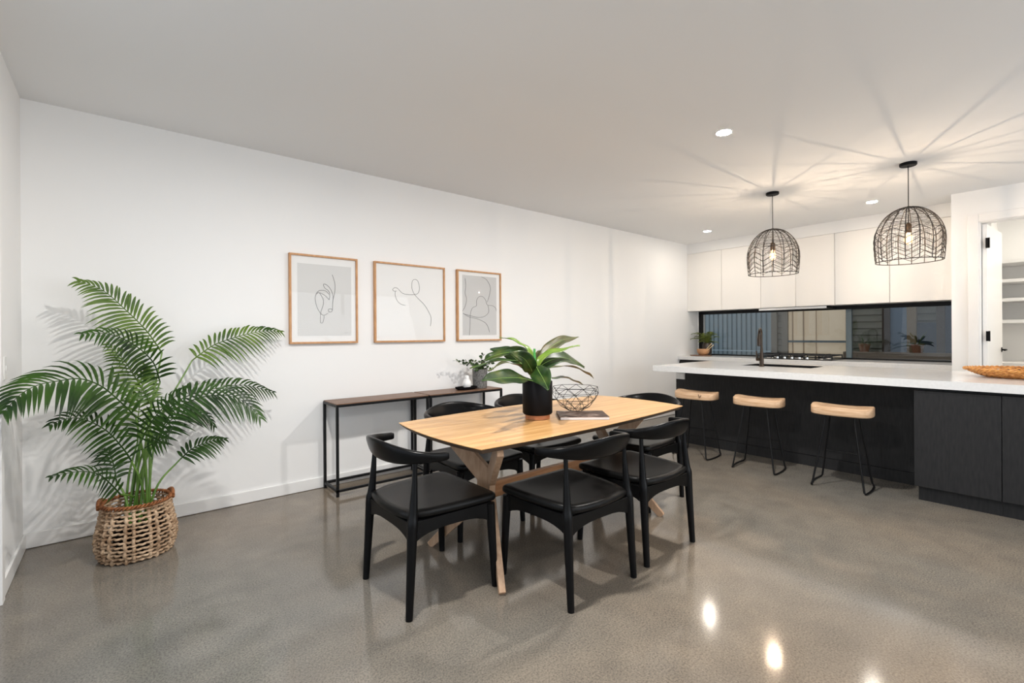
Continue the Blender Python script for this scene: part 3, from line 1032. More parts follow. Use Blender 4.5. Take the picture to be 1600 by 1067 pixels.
# ------------------------------------------------------------------ framed line drawings
ART = {
 1: [[(0.062, 0.215), (0.08, 0.16), (0.086, 0.11), (0.079, 0.047), (0.067, -0.004), (0.064, -0.054), (0.06, -0.091), (0.044, -0.102), (0.029, -0.092), (0.032, -0.077), (0.048, -0.074), (0.06, -0.081)], [(0.036, 0.001), (-0.0, 0.037), (-0.042, 0.056), (-0.066, 0.046), (-0.078, 0.015), (-0.072, -0.034), (-0.055, -0.082), (-0.031, -0.118), (-0.007, -0.13), (0.017, -0.117), (0.027, -0.111)], [(-0.042, 0.053), (-0.013, 0.005), (-0.013, -0.044), (-0.031, -0.094), (-0.038, -0.155), (-0.034, -0.192), (-0.02, -0.192), (-0.01, -0.167), (-0.007, -0.136)], [(0.036, 0.001), (0.042, 0.045), (0.028, 0.079), (0.0, 0.099), (-0.009, 0.129), (0.018, 0.124), (0.049, 0.089), (0.069, 0.034), (0.064, -0.029)], [(-0.072, 0.046), (-0.042, 0.075), (0.006, 0.074), (0.036, 0.045)]],
 2: [[(0.205, -0.214), (0.213, -0.138), (0.189, -0.081), (0.141, -0.011), (0.078, 0.044), (0.031, 0.091), (0.008, 0.146), (0.013, 0.209), (0.04, 0.229), (0.071, 0.213), (0.087, 0.157), (0.078, 0.107), (0.047, 0.087), (-0.031, 0.081), (-0.091, 0.092), (-0.136, 0.13), (-0.165, 0.138), (-0.187, 0.121), (-0.176, 0.106), (-0.148, 0.108)], [(-0.163, 0.104), (-0.163, 0.067), (-0.144, 0.02), (-0.107, -0.012), (-0.062, -0.02)]],
 3: [[(-0.182, 0.28), (-0.173, 0.204), (-0.183, 0.128), (-0.165, 0.067), (-0.184, -0.009), (-0.216, -0.056)], [(-0.212, -0.078), (-0.139, -0.115), (-0.026, -0.136), (0.07, -0.174), (0.109, -0.221), (0.128, -0.276)], [(-0.131, -0.306), (-0.125, -0.207), (-0.117, -0.084), (-0.092, -0.022), (-0.041, 0.003), (-0.04, 0.057), (-0.006, 0.098), (0.043, 0.1), (0.081, 0.062), (0.101, 0.016), (0.17, 0.01), (0.21, -0.012), (0.222, -0.044)], [(0.11, 0.008), (0.12, -0.055), (0.07, -0.103), (-0.007, -0.12), (-0.102, -0.106), (-0.203, -0.086)], [(0.025, 0.31), (0.093, 0.283), (0.142, 0.208), (0.131, 0.128), (0.101, 0.047)]],
}
frs = [(1, 1.490, 2.048, 'oak-framed line drawing of a hand on a grey sheet, nearest the palm'),
       (2, 2.201, 2.934, 'widest oak-framed drawing, a single looping line on white, between the other two'),
       (3, 3.079, 3.647, 'oak-framed line drawing of a figure on a darker grey sheet, nearest the kitchen')]
for k, xa, xb, lab in frs:
    xc, zc, hw, hh = (xa + xb) / 2, 1.567, (xb - xa) / 2, .3655
    fr = empty('picture_frame', (xc, -.0005, zc))
    tag(fr, lab, 'picture', 'framed line drawings on the back wall')
    fw = .016
    mb = MB().box(-hw, hw, -.032, 0, hh - fw, hh).box(-hw, hw, -.032, 0, -hh, -hh + fw).box(-hw, -hw + fw, -.032, 0, -hh + fw, hh - fw).box(hw - fw, hw, -.032, 0, -hh + fw, hh - fw)
    mb.build('frame', 'frame_oak', fr, bevel=.0015)
    MB().box(-hw + fw, hw - fw, -.018, -.004, -hh + fw, hh - fw).build('mat_board', 'mat_board', fr, smooth=False)
    if k == 1:
        MB().box(-.215, .225, -.0192, -.0181, -.30, .29).build('sheet', 'paper_grey', fr, smooth=False)
    elif k == 2:
        MB().box(-hw + .04, hw - .04, -.0192, -.0181, -hh + .04, hh - .04).build('sheet', 'mat_board', fr, smooth=False)
    else:
        MB().box(-.215, .225, -.0192, -.0181, -.305, .315).build('sheet', 'paper_dark', fr, smooth=False)
    ln = MB()
    for cv in ART[k]:
        ln.tube([(q.x, -.0202, q.z) for q in cr_path([(a, 0, b_) for a, b_ in cv], 5)], .0016, 5)
    if k == 1:
        ln.tube([(.165, -.0202, -.278), (.172, -.0202, -.272), (.178, -.0202, -.279), (.186, -.0202, -.273), (.192, -.0202, -.277)], .0008, 4)
    ln.build('line_drawing', 'ink', fr)
    MB().box(-hw + fw, hw - fw, -.0265, -.0245, -hh + fw, hh - fw).build('glass', 'picture_glass', fr, smooth=False)

# ------------------------------------------------------------------ console tables
def make_console(name, x0, x1, lab):
    y0, y1, zt = -.335, -.022, .722
    o = (x0, y1, 0)
    t = empty(name, o)
    tag(t, lab, 'console table', 'narrow console tables along the back wall')
    s = .020
    W, D = x1 - x0, y1 - y0
    for nm_, z in (('top_rail', zt - s), ('bottom_rail', .035)):
        fb = MB().box(0, W, -D, -D + s, z, z + s).box(0, W, -s, 0, z, z + s).box(0, s, -D + s, -s, z, z + s).box(W - s, W, -D + s, -s, z, z + s)
        fb.build(nm_, 'black_metal', t, bevel=.0015)
    for xx in (0, W - s):
        for yy in (-D, -s):
            MB().box(xx, xx + s, yy, yy + s, .0, zt - s).box(xx + .002, xx + s - .002, yy + .002, yy + s - .002, 0, .006).build('leg', 'black_metal', t, bevel=.0015)
    MB().box(.003, W - .003, -D + .003, -.003, zt - .008, zt + .008).build('top', 'walnut', t, bevel=.002)
    return t


make_console('console_table', 1.748, 2.572, 'narrow black metal console table with an empty walnut top, nearer the palm')
make_console('console_table', 2.584, 3.412, 'narrow black metal console table carrying the grey pot and the white bird')

# grey pot with sprigs
gp = empty('potted_sprigs', (3.245, -.18, .731))
tag(gp, 'small dark-leaved sprigs in a rough grey stone pot on the console table', 'plant')
MB().lathe([(.068, 0), (.071, .01), (.077, .19), (.071, .19), (.067, .03), (.001, .03)], n=32).build('pot', 'stone_pot', gp)
MB().lathe([(.0695, .165), (.001, .17)], n=24, cap=False).build('soil', 'soil', gp)
rnd = random.Random(11)
sprigs = [((-.30, -.02, .285), 11), ((-.22, .03, .25), 9), ((-.15, -.05, .24), 9), ((-.07, .04, .27), 9), ((.03, -.02, .33), 9), ((.10, .03, .26), 8), ((.15, -.04, .24), 8), ((-.12, -.08, .18), 7), ((.19, .02, .17), 7), ((-.03, -.07, .22), 8), ((.06, -.07, .2), 7)]
for (tx, ty, tz), n in sprigs:
    P = cr_path([(tx * .08, ty * .08, .16), (tx * .4, ty * .4, .16 + (tz - .16) * .75), (tx, ty, tz)], 6)
    mb = MB().tube(P, .0016, 5)
    for k in range(n * 2):
        q = P[min(len(P) - 1, int(1 + (len(P) - 1) * (k + 1) / (n * 2 + .5)))]
        d = Vector((rnd.uniform(-1, 1), rnd.uniform(-1, 1), rnd.uniform(-.3, 1))).normalized()
        e1 = d.cross(Vector((rnd.uniform(-1, 1), rnd.uniform(-1, 1), rnd.uniform(-1, 1)))).normalized()
        l_, w_ = .030, .0125
        c_ = q + d * l_ * .6
        ring = [c_ + d * (l_ * .5 * cos(2 * pi * j / 8)) + e1 * (w_ * sin(2 * pi * j / 8)) for j in range(8)]
        mb.add(ring, [tuple(range(8))])
    mb.build('sprig', 'fine_leaf', gp)
dish = MB()
N_ = 32
def dring(s, z):
    return [(.12 * s * (abs(cos(2 * pi * k / N_)) ** .75) * (1 if cos(2 * pi * k / N_) > 0 else -1), .06 * s * (abs(sin(2 * pi * k / N_)) ** .75) * (1 if sin(2 * pi * k / N_) > 0 else -1), z) for k in range(N_)]
dish.loft([dring(.8, 0), dring(.97, .012), dring(1.0, .028), dring(.96, .028), dring(.9, .014), dring(.02, .008)])
dd = dish.build('black_dish', 'matte_black')
dd.location = (3.062, -.205, .7305)
tag(dd, 'shallow black dish on the console table beside the grey pot', 'dish')
bd = empty('bird_ornament', (3.07, -.205, .7395))
tag(bd, 'round white ceramic bird ornament standing in the black dish', 'ornament')
MB().lathe([(.012, 0), (.026, .004), (.041, .024), (.045, .046), (.039, .070), (.026, .088), (.022, .096), (.024, .106), (.020, .120), (.010, .128), (.001, .130)], n=28).build('body', 'white_ceramic', bd)
MB().tube([(-.018, -.008, .108), (-.033, -.014, .105)], [.006, .001], 8).build('beak', 'paper_dark', bd)

# ------------------------------------------------------------------ dining table
def table_outline(inset=0.0, n=14):
    A, B, C_, D_ = (1.738, -1.425), (1.722, -2.288), (3.600, -2.205), (3.600, -1.40)
    def edge(p, q, bow):
        out = []
        dx, dy_ = q[0] - p[0], q[1] - p[1]
        L_ = sqrt(dx * dx + dy_ * dy_)
        nx, ny = dy_ / L_, -dx / L_   # outward for this winding
        for k in range(n):
            t = k / n
            bb = bow * 4 * t * (1 - t)
            out.append((p[0] + dx * t + nx * bb, p[1] + dy_ * t + ny * bb))
        return out
    # A->B left end, B->C front, C->D right end, D->A back ; outward normals
    pts = []
    for p, q, bw_ in ((A, B, .040), (B, C_, .050), (C_, D_, .055), (D_, A, .050)):
        pts += edge(p, q, bw_)
    cx, cy = 2.66, -1.85
    if inset:
        o2 = []
        for x, y in pts:
            sx_ = (abs(x - cx) - inset) / abs(x - cx) if abs(x - cx) > inset else 1
            sy_ = (abs(y - cy) - inset) / abs(y - cy) if abs(y - cy) > inset else 1
            o2.append((cx + (x - cx) * min(1, max(.8, sx_)), cy + (y - cy) * min(1, max(.8, sy_))))
        pts = o2
    return pts


to = (2.66, -1.85, 0)
tb = empty('dining_table', to)
tag(tb, 'oak dining table with a boat-shaped top and crossed splayed legs', 'table')
O0, O1 = table_outline(), table_outline(.022)
rings = [[(x, y, .740) for x, y in O0], [(x, y, .7335) for x, y in O0]]
tpm = MB()
tpm.loft([[(x, y, .7365) for x, y in O0], [(x, y, .7405) for x, y in O0]])
rel(tpm, to).build('tabletop', 'oak_top', tb, bevel=.0015)
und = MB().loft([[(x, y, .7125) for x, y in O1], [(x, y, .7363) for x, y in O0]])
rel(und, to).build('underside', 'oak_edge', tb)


def board(mb, a, b_, w0, w1, th, nrm):
    """tapered plank from a to b; nrm = direction of thickness"""
    a, b_ = Vector(a), Vector(b_)
    t = (b_ - a).normalized()
    n_ = Vector(nrm)
    n_ = (n_ - t * n_.dot(t)).normalized()
    s = t.cross(n_).normalized()
    r = []
    for q, w_ in ((a, w0), (b_, w1)):
        r.append([q + s * w_ / 2 + n_ * th / 2, q - s * w_ / 2 + n_ * th / 2, q - s * w_ / 2 - n_ * th / 2, q + s * w_ / 2 - n_ * th / 2])
    mb.loft(r)


def leg_set(hub, feet, tops, sgn):
    hub = Vector(hub)
    for (f_, t_) in zip(feet, tops):
        lg = MB()
        h_ = hub + (Vector(f_) - hub).normalized() * .0
        side = Vector(f_) - hub
        side.z = 0
        tdir = side.normalized()
        nrm = Vector((0, 0, 1)).cross(tdir)
        off = tdir * .028
        hb_ = hub + off
        board(lg, hb_ + Vector((0, 0, -.045)), f_, .085, .042, .034, nrm)
        board(lg, hb_ + Vector((0, 0, .045)), t_, .105, .085, .034, nrm)
        # knee block
        board(lg, hb_ + Vector((0, 0, -.085)) , hb_ + Vector((0, 0, .085)), .10, .10, .0345, nrm)
        rel(lg, to).build('leg', 'oak_leg', tb, bevel=.003)


leg_set((2.06, -1.91, .42), [(1.874, -2.245, .003), (1.884, -1.54, .003)], [(1.872, -2.235, .713), (1.90, -1.72, .713)], 1)
leg_set((3.17, -1.86, .42), [(3.335, -2.195, .003), (3.36, -1.54, .003)], [(3.27, -2.08, .713), (3.30, -1.56, .713)], -1)
bm = MB().box(2.05, 3.18, -1.905, -1.865, .335, .425)
rel(bm, to).build('stretcher', 'oak_beam', tb, bevel=.004)

# pot plant on the table
pp = empty('potted_broadleaf', (2.465, -1.87, .741))
tag(pp, 'broad-leaved green plant in a tall black pot on the dining table', 'plant')
MB().lathe([(.072, .0), (.078, .002), (.078, .026), (.072, .026)], n=40).build('pot_foot', 'copper_wood', pp)
MB().lathe([(.076, .0265), (.088, .030), (.0935, .038), (.0945, .232), (.092, .236), (.087, .236), (.086, .19), (.001, .19)], n=48).build('pot', 'matte_black', pp)
MB().lathe([(.086, .205), (.001, .215)], n=32, cap=False).build('soil', 'soil', pp)
LV = [
 ([[2.44, -1.87, 0.988], [2.444, -1.83, 1.141], [2.376, -1.79, 1.219], [2.26, -1.75, 1.252]], .042, 'broad_leaf_light', .3),
 ([[2.435, -1.87, 0.981], [2.436, -1.808, 1.151], [2.322, -1.745, 1.153], [2.227, -1.683, 1.122], [2.212, -1.62, 1.078]], .06, 'broad_leaf', .5),
 ([[2.44, -1.87, 1.002], [2.371, -1.91, 1.064], [2.282, -1.95, 1.126], [2.142, -1.99, 1.169]], .080, 'broad_leaf', .9),
 ([[2.43, -1.87, 0.996], [2.346, -1.887, 1.057], [2.192, -1.903, 1.102], [2.04, -1.92, 1.065]], .045, 'broad_leaf_brown', .1),
 ([[2.44, -1.87, 0.974], [2.243, -1.943, 1.013], [2.035, -2.017, 1.028], [1.872, -2.09, 1.032]], .088, 'broad_leaf', .75),
 ([[2.448, -1.87, 1.079], [2.391, -1.963, 1.045], [2.339, -2.057, 1.008], [2.29, -2.15, 0.956]], .098, 'broad_leaf', 1.0),
 ([[2.454, -1.87, 0.987], [2.478, -1.887, 1.113], [2.621, -1.903, 1.162], [2.806, -1.92, 1.19]], .05, 'broad_leaf_light', .3),
 ([[2.454, -1.87, 0.994], [2.597, -1.803, 1.142], [2.814, -1.737, 1.22], [3.072, -1.67, 1.245]], .066, 'broad_leaf_brown', .8),
 ([[2.459, -1.87, 0.994], [2.513, -1.87, 1.076], [2.707, -1.87, 1.111], [2.906, -1.87, 1.034]], .095, 'broad_leaf', .6),
 ([[2.459, -1.87, 0.987], [2.641, -1.8, 1.044], [2.887, -1.73, 1.038], [3.144, -1.66, 0.986], [3.335, -1.59, 0.914]], .045, 'broad_leaf_brown', .15),
 ([[2.454, -1.87, 0.98], [2.691, -1.77, 0.97], [2.961, -1.67, 0.944], [3.232, -1.57, 0.869]], .05, 'broad_leaf', .2),
 ([[2.454, -1.87, 0.987], [2.521, -1.82, 1.08], [2.583, -1.77, 1.127], [2.651, -1.72, 1.169]], .060, 'broad_leaf_brown', .9),
 ([[2.435, -1.87, 0.988], [2.383, -1.845, 1.084], [2.269, -1.82, 1.11], [2.117, -1.795, 1.097], [2.021, -1.77, 1.068]], .045, 'broad_leaf', .15),
 ([[2.45, -1.87, 0.99], [2.40, -1.78, 1.09], [2.35, -1.69, 1.16], [2.30, -1.60, 1.17]], .07, 'broad_leaf', .6),
]
po = (2.465, -1.87, .741)
rnd = random.Random(2)
vw = Vector((-.68, -.72, .12)).normalized()      # leaves tilted towards the open side of the room
for P, wd, mt, face in LV:
    pts = cr_path(P, 8)
    nn = len(pts)
    grid = []
    rib = []
    ph = rnd.uniform(0, 6)
    for i, q in enumerate(pts):
        t = i / (nn - 1)
        tg = (pts[min(i + 1, nn - 1)] - pts[max(i - 1, 0)]).normalized()
        nrm = (vw * face + Vector((0, 0, 1)) * (1.05 - face))
        nrm = (nrm - tg * nrm.dot(tg)).normalized()
        sd = tg.cross(nrm).normalized()
        prof = max(.10, sin(pi * min(1, max(0, (t - .12) / .90)) ** .85)) if t < .97 else .12
        if t < .2:
            prof = .12 + .3 * max(0, (t - .08)) / .12 * .6
        hw = wd * .5 * prof * 1.25
        row = []
        for j in range(7):
            s = (j - 3) / 3
            wavy = .0065 * sin(t * 17 + ph + (1.6 if s > 0 else 0)) * abs(s) ** 2
            row.append(q + sd * (hw * s) + nrm * (.22 * hw * abs(s) + wavy))
        grid.append(row)
        rib.append(q + nrm * .0012)
    lf = rel(MB().sheet(grid), po).build('leaf', mt, pp, solid=.0012, angle=80)
    rel(MB().tube(rib, [max(.0006, .0028 * (1 - i / nn)) for i in range(nn)], 5), po).build('midrib', 'midrib', lf)
rel(MB().tube([(2.443, -1.87, .95), (2.443, -1.87, 1.07), (2.442, -1.87, 1.178)], [.014, .011, .007], 8), po).build('young_shoot', 'shoot', pp)

# magazine and wire bowl
mg = empty('magazine', (2.715, -2.02, .7412), radians(-40))
tag(mg, 'glossy magazine with a brown photo cover lying under the wire bowl', 'magazine')
MB().box(-.150, .150, -.115, .125, .0006, .0155).build('pages', 'paper_pages', mg, smooth=False)
MB().box(-.152, .152, -.117, .127, .0156, .0170).box(-.152, .152, -.117, .127, 0, .0005).box(-.154, -.152, -.117, .127, 0, .0170).build('cover', 'magazine_cover', mg, smooth=False)
wb = MB()
bc = Vector((2.775, -1.905, .7595))
lev = [(.045, .0025, 0), (.095, .030, .5), (.135, .078, 0), (.155, .122, .5), (.150, .158, 0)]
NB = 9
V = []
for r_, z_, off in lev:
    V.append([Vector((r_ * cos(2 * pi * (k + off) / NB), r_ * sin(2 * pi * (k + off) / NB), z_)) for k in range(NB)])
seen = []
for i in range(len(V)):
    for k in range(NB):
        seen.append((V[i][k], V[i][(k + 1) % NB]))
        if i < len(V) - 1:
            seen.append((V[i][k], V[i + 1][k]))
            if lev[i][2] == 0:
                seen.append((V[i][k], V[i + 1][k - 1]))
            else:
                seen.append((V[i][k], V[i + 1][(k + 1) % NB]))
for a, b_ in seen:
    wb.tube([a, b_], .0016, 5)
o = wb.build('wire_bowl', 'black_metal')
o.location = bc
tag(o, 'black geometric wire fruit bowl standing on the magazine', 'bowl')

# ------------------------------------------------------------------ dining chairs (local: facing +x)
def superell(c_, ax, ay, hx, hy, n=16, p_=2.6):
    r = []
    for j in range(n):
        a = 2 * pi * j / n
        ca, sa = cos(a), sin(a)
        r.append(c_ + ax * (hx * abs(ca) ** (2 / p_) * (1 if ca >= 0 else -1)) + ay * (hy * abs(sa) ** (2 / p_) * (1 if sa >= 0 else -1)))
    return r


def make_chair():
    t = empty('dining_chair')
    # legs
    for s in (-1, 1):
        MB().tube(cr_path([(-.235, s * .238, 0), (-.222, s * .234, .22), (-.212, s * .230, .40), (-.205, s * .226, .46), (-.196, s * .222, .58), (-.190, s * .220, .705)], 4),
                  [.0165 + .0085 * i / 9 if i <= 9 else .025 - .0140 * min(1, (i - 9) / 9) for i in range(21)], 12).build('leg', 'black_wood', t)
        MB().tube(cr_path([(.235, s * .255, 0), (.226, s * .247, .22), (.218, s * .240, .418)], 5), [.0165 + .0075 * i / 10 for i in range(11)], 12).build('leg', 'black_wood', t)
    # aprons with arched underside
    ap = MB()
    def apron(a, b_, zt0, zt1, hmid, hend, sag, th=.022, n=10):
        a, b_ = Vector(a), Vector(b_)
        d = (b_ - a).normalized()
        nr = Vector((-d.y, d.x, 0))
        rings = []
        for i in range(n + 1):
            u = i / n
            q = a.lerp(b_, u)
            e_ = (2 * u - 1) ** 2
            top_ = zt0 - sag * (1 - e_)
            hgt = hmid + (hend - hmid) * e_ ** 1.6
            rings.append([q + nr * th / 2 + Vector((0, 0, top_)), q - nr * th / 2 + Vector((0, 0, top_)), q - nr * th / 2 + Vector((0, 0, top_ - hgt)), q + nr * th / 2 + Vector((0, 0, top_ - hgt))])
        ap.loft(rings)
    apron((-.21, -.222, 0), (.218, -.236, 0), .425, .425, .056, .098, .0)
    apron((-.21, .222, 0), (.218, .236, 0), .425, .425, .056, .098, .0)
    apron((.218, -.236, 0), (.218, .236, 0), .425, .425, .05, .09, .0)
    apron((-.212, -.225, 0), (-.212, .225, 0), .425, .425, .052, .10, .006)
    ap.box(-.205, .212, -.222, .222, .412, .4262)
    ap.build('seat_frame', 'black_wood', t, bevel=.003)
    # seat pad
    st = MB()
    n = 14
    def halfw(u):   # u 0 rear .. 1 front
        return .212 + .052 * u ** .7 if u > .12 else .205 + .05 * u
    out = []
    front = [(.262, y) for y in []]
    prof = []
    # outline clockwise
    pts = []
    for k in range(9):       # rear edge, concave towards the back
        y = -.20 + .40 * k / 8
        pts.append((-.222 - .022 * (1 - (y / .2) ** 2), y))
    side = []
    for k in range(1, 9):
        u = k / 8
        side.append((-.19 + .40 * u, .226 + .036 * sin(u * pi / 2)))
    pts += side
    for k in range(1, 6):
        a = pi / 2 * (1 - k / 6)
        pts.append((.215 + .042 * cos(a), .222 + .040 * sin(a)))
    for k in range(9):
        y = .215 - .43 * k / 8
        pts.append((.257 + .012 * (1 - (y / .215) ** 2), y))
    for k in range(1, 6):
        a = pi / 2 * k / 6
        pts.append((.215 + .042 * cos(a), -.222 - .040 * sin(a)))
    pts += [(x, -y) for x, y in reversed(side)]
    cx, cy = .02, 0
    def dome(x, y):
        return -.010 * (1 - (y / .26) ** 2) * (1 - ((x - .0) / .27) ** 2)
    rings = []
    for s, z in ((.94, .4255), (.985, .428), (1.0, .436), (1.0, .448), (.985, .457), (.955, .4615)):
        rings.append([(cx + (x - cx) * s, cy + (y - cy) * s, z + (.006 * (abs(y) / .25) ** 2)) for x, y in pts])
    for s in (.85, .6, .3, .01):
        rings.append([(cx + (x - cx) * s, cy + (y - cy) * s, .4635 + dome(x * s, y * s) + .006 * (abs(y * s) / .25) ** 2) for x, y in pts])
    st.loft(rings)
    st.build('seat', 'black_leather', t, angle=60)
    # curved back rest
    K = [(-.055, -.283, .712, .019, .014), (-.10, -.280, .713, .021, .015), (-.155, -.262, .715, .025, .016), (-.200, -.225, .717, .032, .016), (-.238, -.165, .720, .043, .014), (-.262, -.085, .724, .052, .012), (-.270, 0, .726, .055, .0115)]
    K = K + [(x, -y, z, h_, th) for x, y, z, h_, th in reversed(K[:-1])]
    path = cr_path([(x, y, z) for x, y, z, _, _ in K], 4)
    hh = [q.x for q in cr_path([(k[3], 0, 0) for k in K], 4)]
    tt = [q.x for q in cr_path([(k[4], 0, 0) for k in K], 4)]
    rings = []
    m_ = len(path)
    for i, q in enumerate(path):
        tg = (path[min(i + 1, m_ - 1)] - path[max(i - 1, 0)])
        tg.z = 0
        tg.normalize()
        out_ = Vector((tg.y, -tg.x, 0))
        mid_ = 1 - abs(2 * i / (m_ - 1) - 1)
        if out_.dot(Vector((q.x + .05, q.y, 0))) < 0:
            out_ = -out_
        upv = (Vector((0, 0, 1)) + out_ * (.30 * min(1, mid_ * 2))).normalized()
        ov = (out_ - Vector((0, 0, 1)) * (.30 * min(1, mid_ * 2))).normalized()
        e_ = 1.0
        if i == 0 or i == m_ - 1:
            e_ = .82
        rings.append(superell(q, ov, upv, tt[i] * e_, hh[i] * e_, 16, 3.0))
    MB().loft(rings).build('backrest', 'black_wood', t, angle=50)
    return t


ch0 = make_chair()
chairs = [(1.665, -1.90, 0, 'black elbow chair at the end of the table nearest the palm'),
          (2.262, -2.325, 90, 'black elbow chair on the near long side, beside the end chair by the palm'),
          (2.885, -2.305, 90, 'black elbow chair on the near long side, closer to the kitchen'),
          (2.30, -1.385, -90, 'black elbow chair on the wall side, in front of the console tables'),
          (2.93, -1.35, -90, 'black elbow chair on the wall side, behind the black plant pot'),
          (3.56, -1.84, 180, 'black elbow chair at the end of the table nearest the island')]
for i, (x, y, a, lab) in enumerate(chairs):
    o = ch0 if i == 0 else copy_tree(ch0)
    o.location = (x, y, 0)
    o.rotation_euler.z = radians(a)
    tag(o, lab, 'chair', 'black dining chairs around the table')

# ------------------------------------------------------------------ palm in a woven basket
po = Vector((.523, -.50, 0))
pm_ = empty('potted_palm', po)
tag(pm_, 'tall palm with feathery fronds in a woven basket in the corner', 'plant')
bk = MB()
rr_ = lambda z: .143 + .042 * sin(pi * min(1, (z + .02) / .30) ** .8) + .02 * max(0, (z - .2)) / .12
NSK = 30
rnd = random.Random(7)
rows = 13
for i in range(rows):
    z = .014 + i * .0232
    pts = []
    for k in range(NSK * 4):
        a = 2 * pi * k / (NSK * 4)
        wv_ = .0075 * cos(NSK * a + (pi if i % 2 else 0))
        r_ = rr_(z) + wv_
        pts.append((r_ * cos(a), r_ * sin(a) * 1.0, z + .002 * sin(3 * a + i)))
    bk.tube(pts, .0068, 6, closed=True)
for k in range(NSK):
    a = 2 * pi * k / NSK
    if k % 3 == 2:
        continue
    pts = []
    for q in range(27):
        z = .006 + q * .0112
        i_ = (z - .014) / .0232
        r_ = rr_(z) - .0075 * cos(pi * i_) * (1 if k % 2 == 0 else -1)
        pts.append((r_ * cos(a + .01 * sin(q)), r_ * sin(a + .01 * sin(q)), z))
    bk.tube(pts, .0088, 6)
bk.lathe([(.150, .003), (.150, .012), (.001, .012)][::-1], n=32)
bk.build('basket', 'rattan', pm_, angle=80)
rim = MB()
for ph in (0, pi):
    rim.tube([((rr_(.3) + .007 * cos(26 * a + ph)) * cos(a), (rr_(.3) + .007 * cos(26 * a + ph)) * sin(a), .312 + .007 * sin(26 * a + ph)) for a in [2 * pi * k / 200 for k in range(200)]], .0055, 6, closed=True)
rim.build('basket_rim', 'rattan_brown', pm_, angle=80)
for a0 in (radians(10), radians(165)):
    hd = MB()
    for dr in (0, .016):
        hd.tube([((rr_(.3) + .012 - .0 * q) * cos(a0 + (q - 6) * .055), (rr_(.3) + .012) * sin(a0 + (q - 6) * .055), .312 + .022 * sin(pi * q / 12) - dr) for q in range(13)], .010, 8)
    hd.build('basket_handle', 'rattan_brown', pm_)
MB().lathe([(.10, .014), (.125, .19), (.130, .195), (.120, .195), (.118, .17), (.001, .17)], n=28).build('inner_pot', 'matte_black', pm_)
MB().lathe([(.119, .175), (.001, .185)], n=24, cap=False).build('soil', 'soil', pm_)
FR = {
 1: [[0.657, -0.3, 1.166], [0.58, -0.3, 1.305], [0.476, -0.3, 1.438], [0.375, -0.3, 1.547], [0.26, -0.3, 1.6]],
 2: [[0.64, -0.42, 0.988], [0.604, -0.474, 1.114], [0.515, -0.554, 1.221], [0.405, -0.647, 1.284], [0.291, -0.75, 1.284]],
 3: [[0.592, -0.5, 0.863], [0.557, -0.475, 0.948], [0.502, -0.439, 1.063], [0.459, -0.397, 1.147], [0.389, -0.35, 1.232]],
 4: [[0.518, -0.6, 0.809], [0.47, -0.636, 0.883], [0.38, -0.688, 0.998], [0.297, -0.75, 1.053], [0.218, -0.817, 1.053], [0.149, -0.891, 1.042], [0.096, -0.968, 1.003], [0.055, -1.05, 0.935]],
 5: [[0.497, -0.6, 0.564], [0.46, -0.631, 0.648], [0.389, -0.676, 0.765], [0.295, -0.729, 0.845], [0.226, -0.787, 0.855], [0.181, -0.85, 0.838]],
 6: [[0.448, -0.6, 0.385], [0.405, -0.641, 0.465], [0.355, -0.702, 0.541], [0.278, -0.772, 0.582], [0.18, -0.85, 0.59]],
 7: [[0.819, -0.28, 1.109], [0.893, -0.26, 1.17], [0.975, -0.231, 1.221], [1.155, -0.198, 1.282], [1.306, -0.16, 1.306], [1.414, -0.12, 1.296]],
 8: [[0.656, -0.45, 0.804], [0.777, -0.409, 0.887], [0.957, -0.348, 0.921], [1.138, -0.278, 0.919], [1.338, -0.2, 0.841]],
 9: [[0.629, -0.6, 0.705], [0.698, -0.619, 0.835], [0.836, -0.646, 0.901], [0.979, -0.677, 0.895], [1.075, -0.712, 0.83], [1.132, -0.75, 0.744]],
 10: [[0.609, -0.35, 0.573], [0.687, -0.317, 0.719], [0.789, -0.269, 0.763], [0.903, -0.212, 0.721], [0.96, -0.15, 0.625]],
 11: [[0.731, -0.5, 0.51], [0.8, -0.5, 0.57], [0.899, -0.5, 0.599], [0.977, -0.5, 0.6]],
 12: [[0.537, -0.62, 0.663], [0.584, -0.687, 0.783], [0.654, -0.785, 0.896], [0.745, -0.9, 0.998]],
 13: [[0.529, -0.45, 0.642], [0.534, -0.414, 0.79], [0.554, -0.361, 0.938], [0.576, -0.3, 1.1]],
 14: [[0.431, -0.45, 0.425], [0.42, -0.402, 0.507], [0.397, -0.332, 0.573], [0.36, -0.25, 0.595]],
 15: [[0.557, -0.62, 0.631], [0.61, -0.663, 0.667], [0.657, -0.726, 0.707], [0.676, -0.8, 0.759]],
}
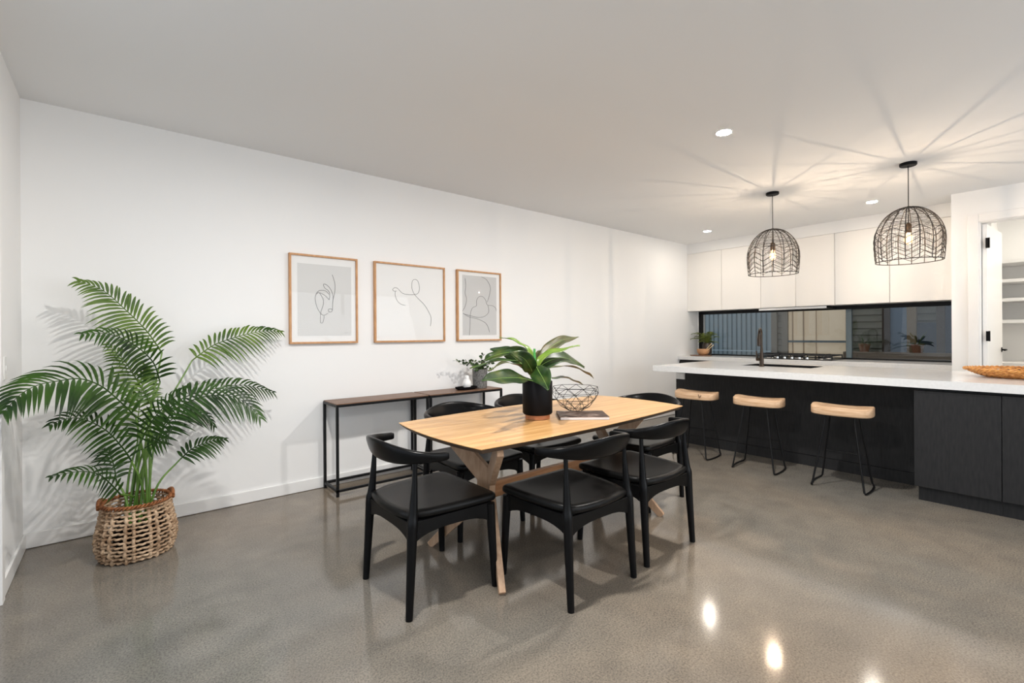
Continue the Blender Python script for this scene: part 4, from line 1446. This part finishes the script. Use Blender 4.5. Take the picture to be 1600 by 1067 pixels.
# frond: leaflet length, pairs, material, facing weight
SPEC = {1: (.185, 30, 'palm_leaf_light', .75), 2: (.14, 26, 'palm_leaf', .7), 3: (.13, 22, 'palm_leaf_light', .7), 4: (.21, 30, 'palm_leaf', .55), 5: (.13, 24, 'palm_leaf', .6),
        6: (.10, 18, 'palm_leaf', .5), 7: (.15, 28, 'palm_leaf_light', .75), 8: (.16, 28, 'palm_leaf', .65), 9: (.17, 28, 'palm_leaf', .7), 10: (.12, 20, 'palm_leaf', .6),
        11: (.10, 16, 'palm_leaf', .6), 12: (.13, 20, 'palm_leaf', .6), 13: (.14, 20, 'palm_leaf_light', .7), 14: (.11, 14, 'palm_leaf', .6), 15: (.085, 12, 'palm_leaf', .6)}
for k, P in FR.items():
    Lf, NP, mt, face = SPEC[k]
    NP = int(NP * .84)
    rnd = random.Random(100 + k)
    pts = cr_path(P, 8)
    base = Vector((.523 + rnd.uniform(-.06, .06), -.50 + rnd.uniform(-.06, .06), .18))
    p0 = Vector(P[0])
    d0_ = (Vector(P[1]) - p0).normalized()
    m1 = base.lerp(p0, .5) + Vector((0, 0, .04))
    m1.x = base.x + (p0.x - base.x) * .35
    m1.y = base.y + (p0.y - base.y) * .35
    stem_pts = cr_path([base, m1, p0], 6)
    stm = MB().tube([q - po for q in stem_pts], [.0075 - .0032 * i / len(stem_pts) for i in range(len(stem_pts))], 7)
    st_o = stm.build('stem', 'palm_stem', pm_)
    # arc length
    acc = [0]
    for i in range(1, len(pts)):
        acc.append(acc[-1] + (pts[i] - pts[i - 1]).length)
    T = acc[-1]
    def at(s_):
        for i in range(1, len(acc)):
            if acc[i] >= s_:
                u = (s_ - acc[i - 1]) / max(1e-9, acc[i] - acc[i - 1])
                return pts[i - 1].lerp(pts[i], u), (pts[i] - pts[i - 1]).normalized()
        return pts[-1], (pts[-1] - pts[-2]).normalized()
    fb = MB().tube([q - po for q in pts], [.0045 * (1 - .75 * i / len(pts)) for i in range(len(pts))], 5)
    nf = Vector((.0, -1, .12)) * face + Vector((0, 0, 1)) * (1 - face)
    for i in range(NP):
        u = (i + .5) / NP
        q, tg = at(T * (.03 + .96 * u))
        nrm = (nf - tg * nf.dot(tg)).normalized()
        sd = tg.cross(nrm).normalized()
        ll = Lf * (.55 + .6 * sin(pi * min(1, u * .95 + .12))) * (1 - .45 * u ** 3)
        ang = radians(66 - 36 * u)
        for s in (-1, 1):
            a_ = ang + rnd.uniform(-.07, .07)
            dr_ = (tg * cos(a_) + sd * s * sin(a_)).normalized()
            wd = .0092 * rnd.uniform(.85, 1.15) * (1 - .3 * u) * (1.35 if k == 4 else 1)
            lp = []
            l2 = ll * rnd.uniform(.9, 1.06)
            for j in range(6):
                t = j / 5
                lp.append(q + dr_ * (l2 * t) + nrm * (.10 * l2 * sin(pi * t * .6)) - Vector((0, 0, 1)) * (l2 * .42 * t * t))
            g = []
            for j, c_ in enumerate(lp):
                t = j / 5
                td = (lp[min(j + 1, 5)] - lp[max(j - 1, 0)]).normalized()
                wv_ = td.cross(nrm).normalized()
                ww = wd * (.35, .95, 1.0, .82, .5, .04)[j]
                c_.x = max(c_.x, .012)
                c_.y = min(c_.y, -.012)
                row = [c_ - wv_ * ww - po + nrm * ww * .35, c_ - po, c_ + wv_ * ww - po + nrm * ww * .35]
                g.append(row)
            fb.sheet(g)
    fb.build('frond', mt, pm_, angle=80)
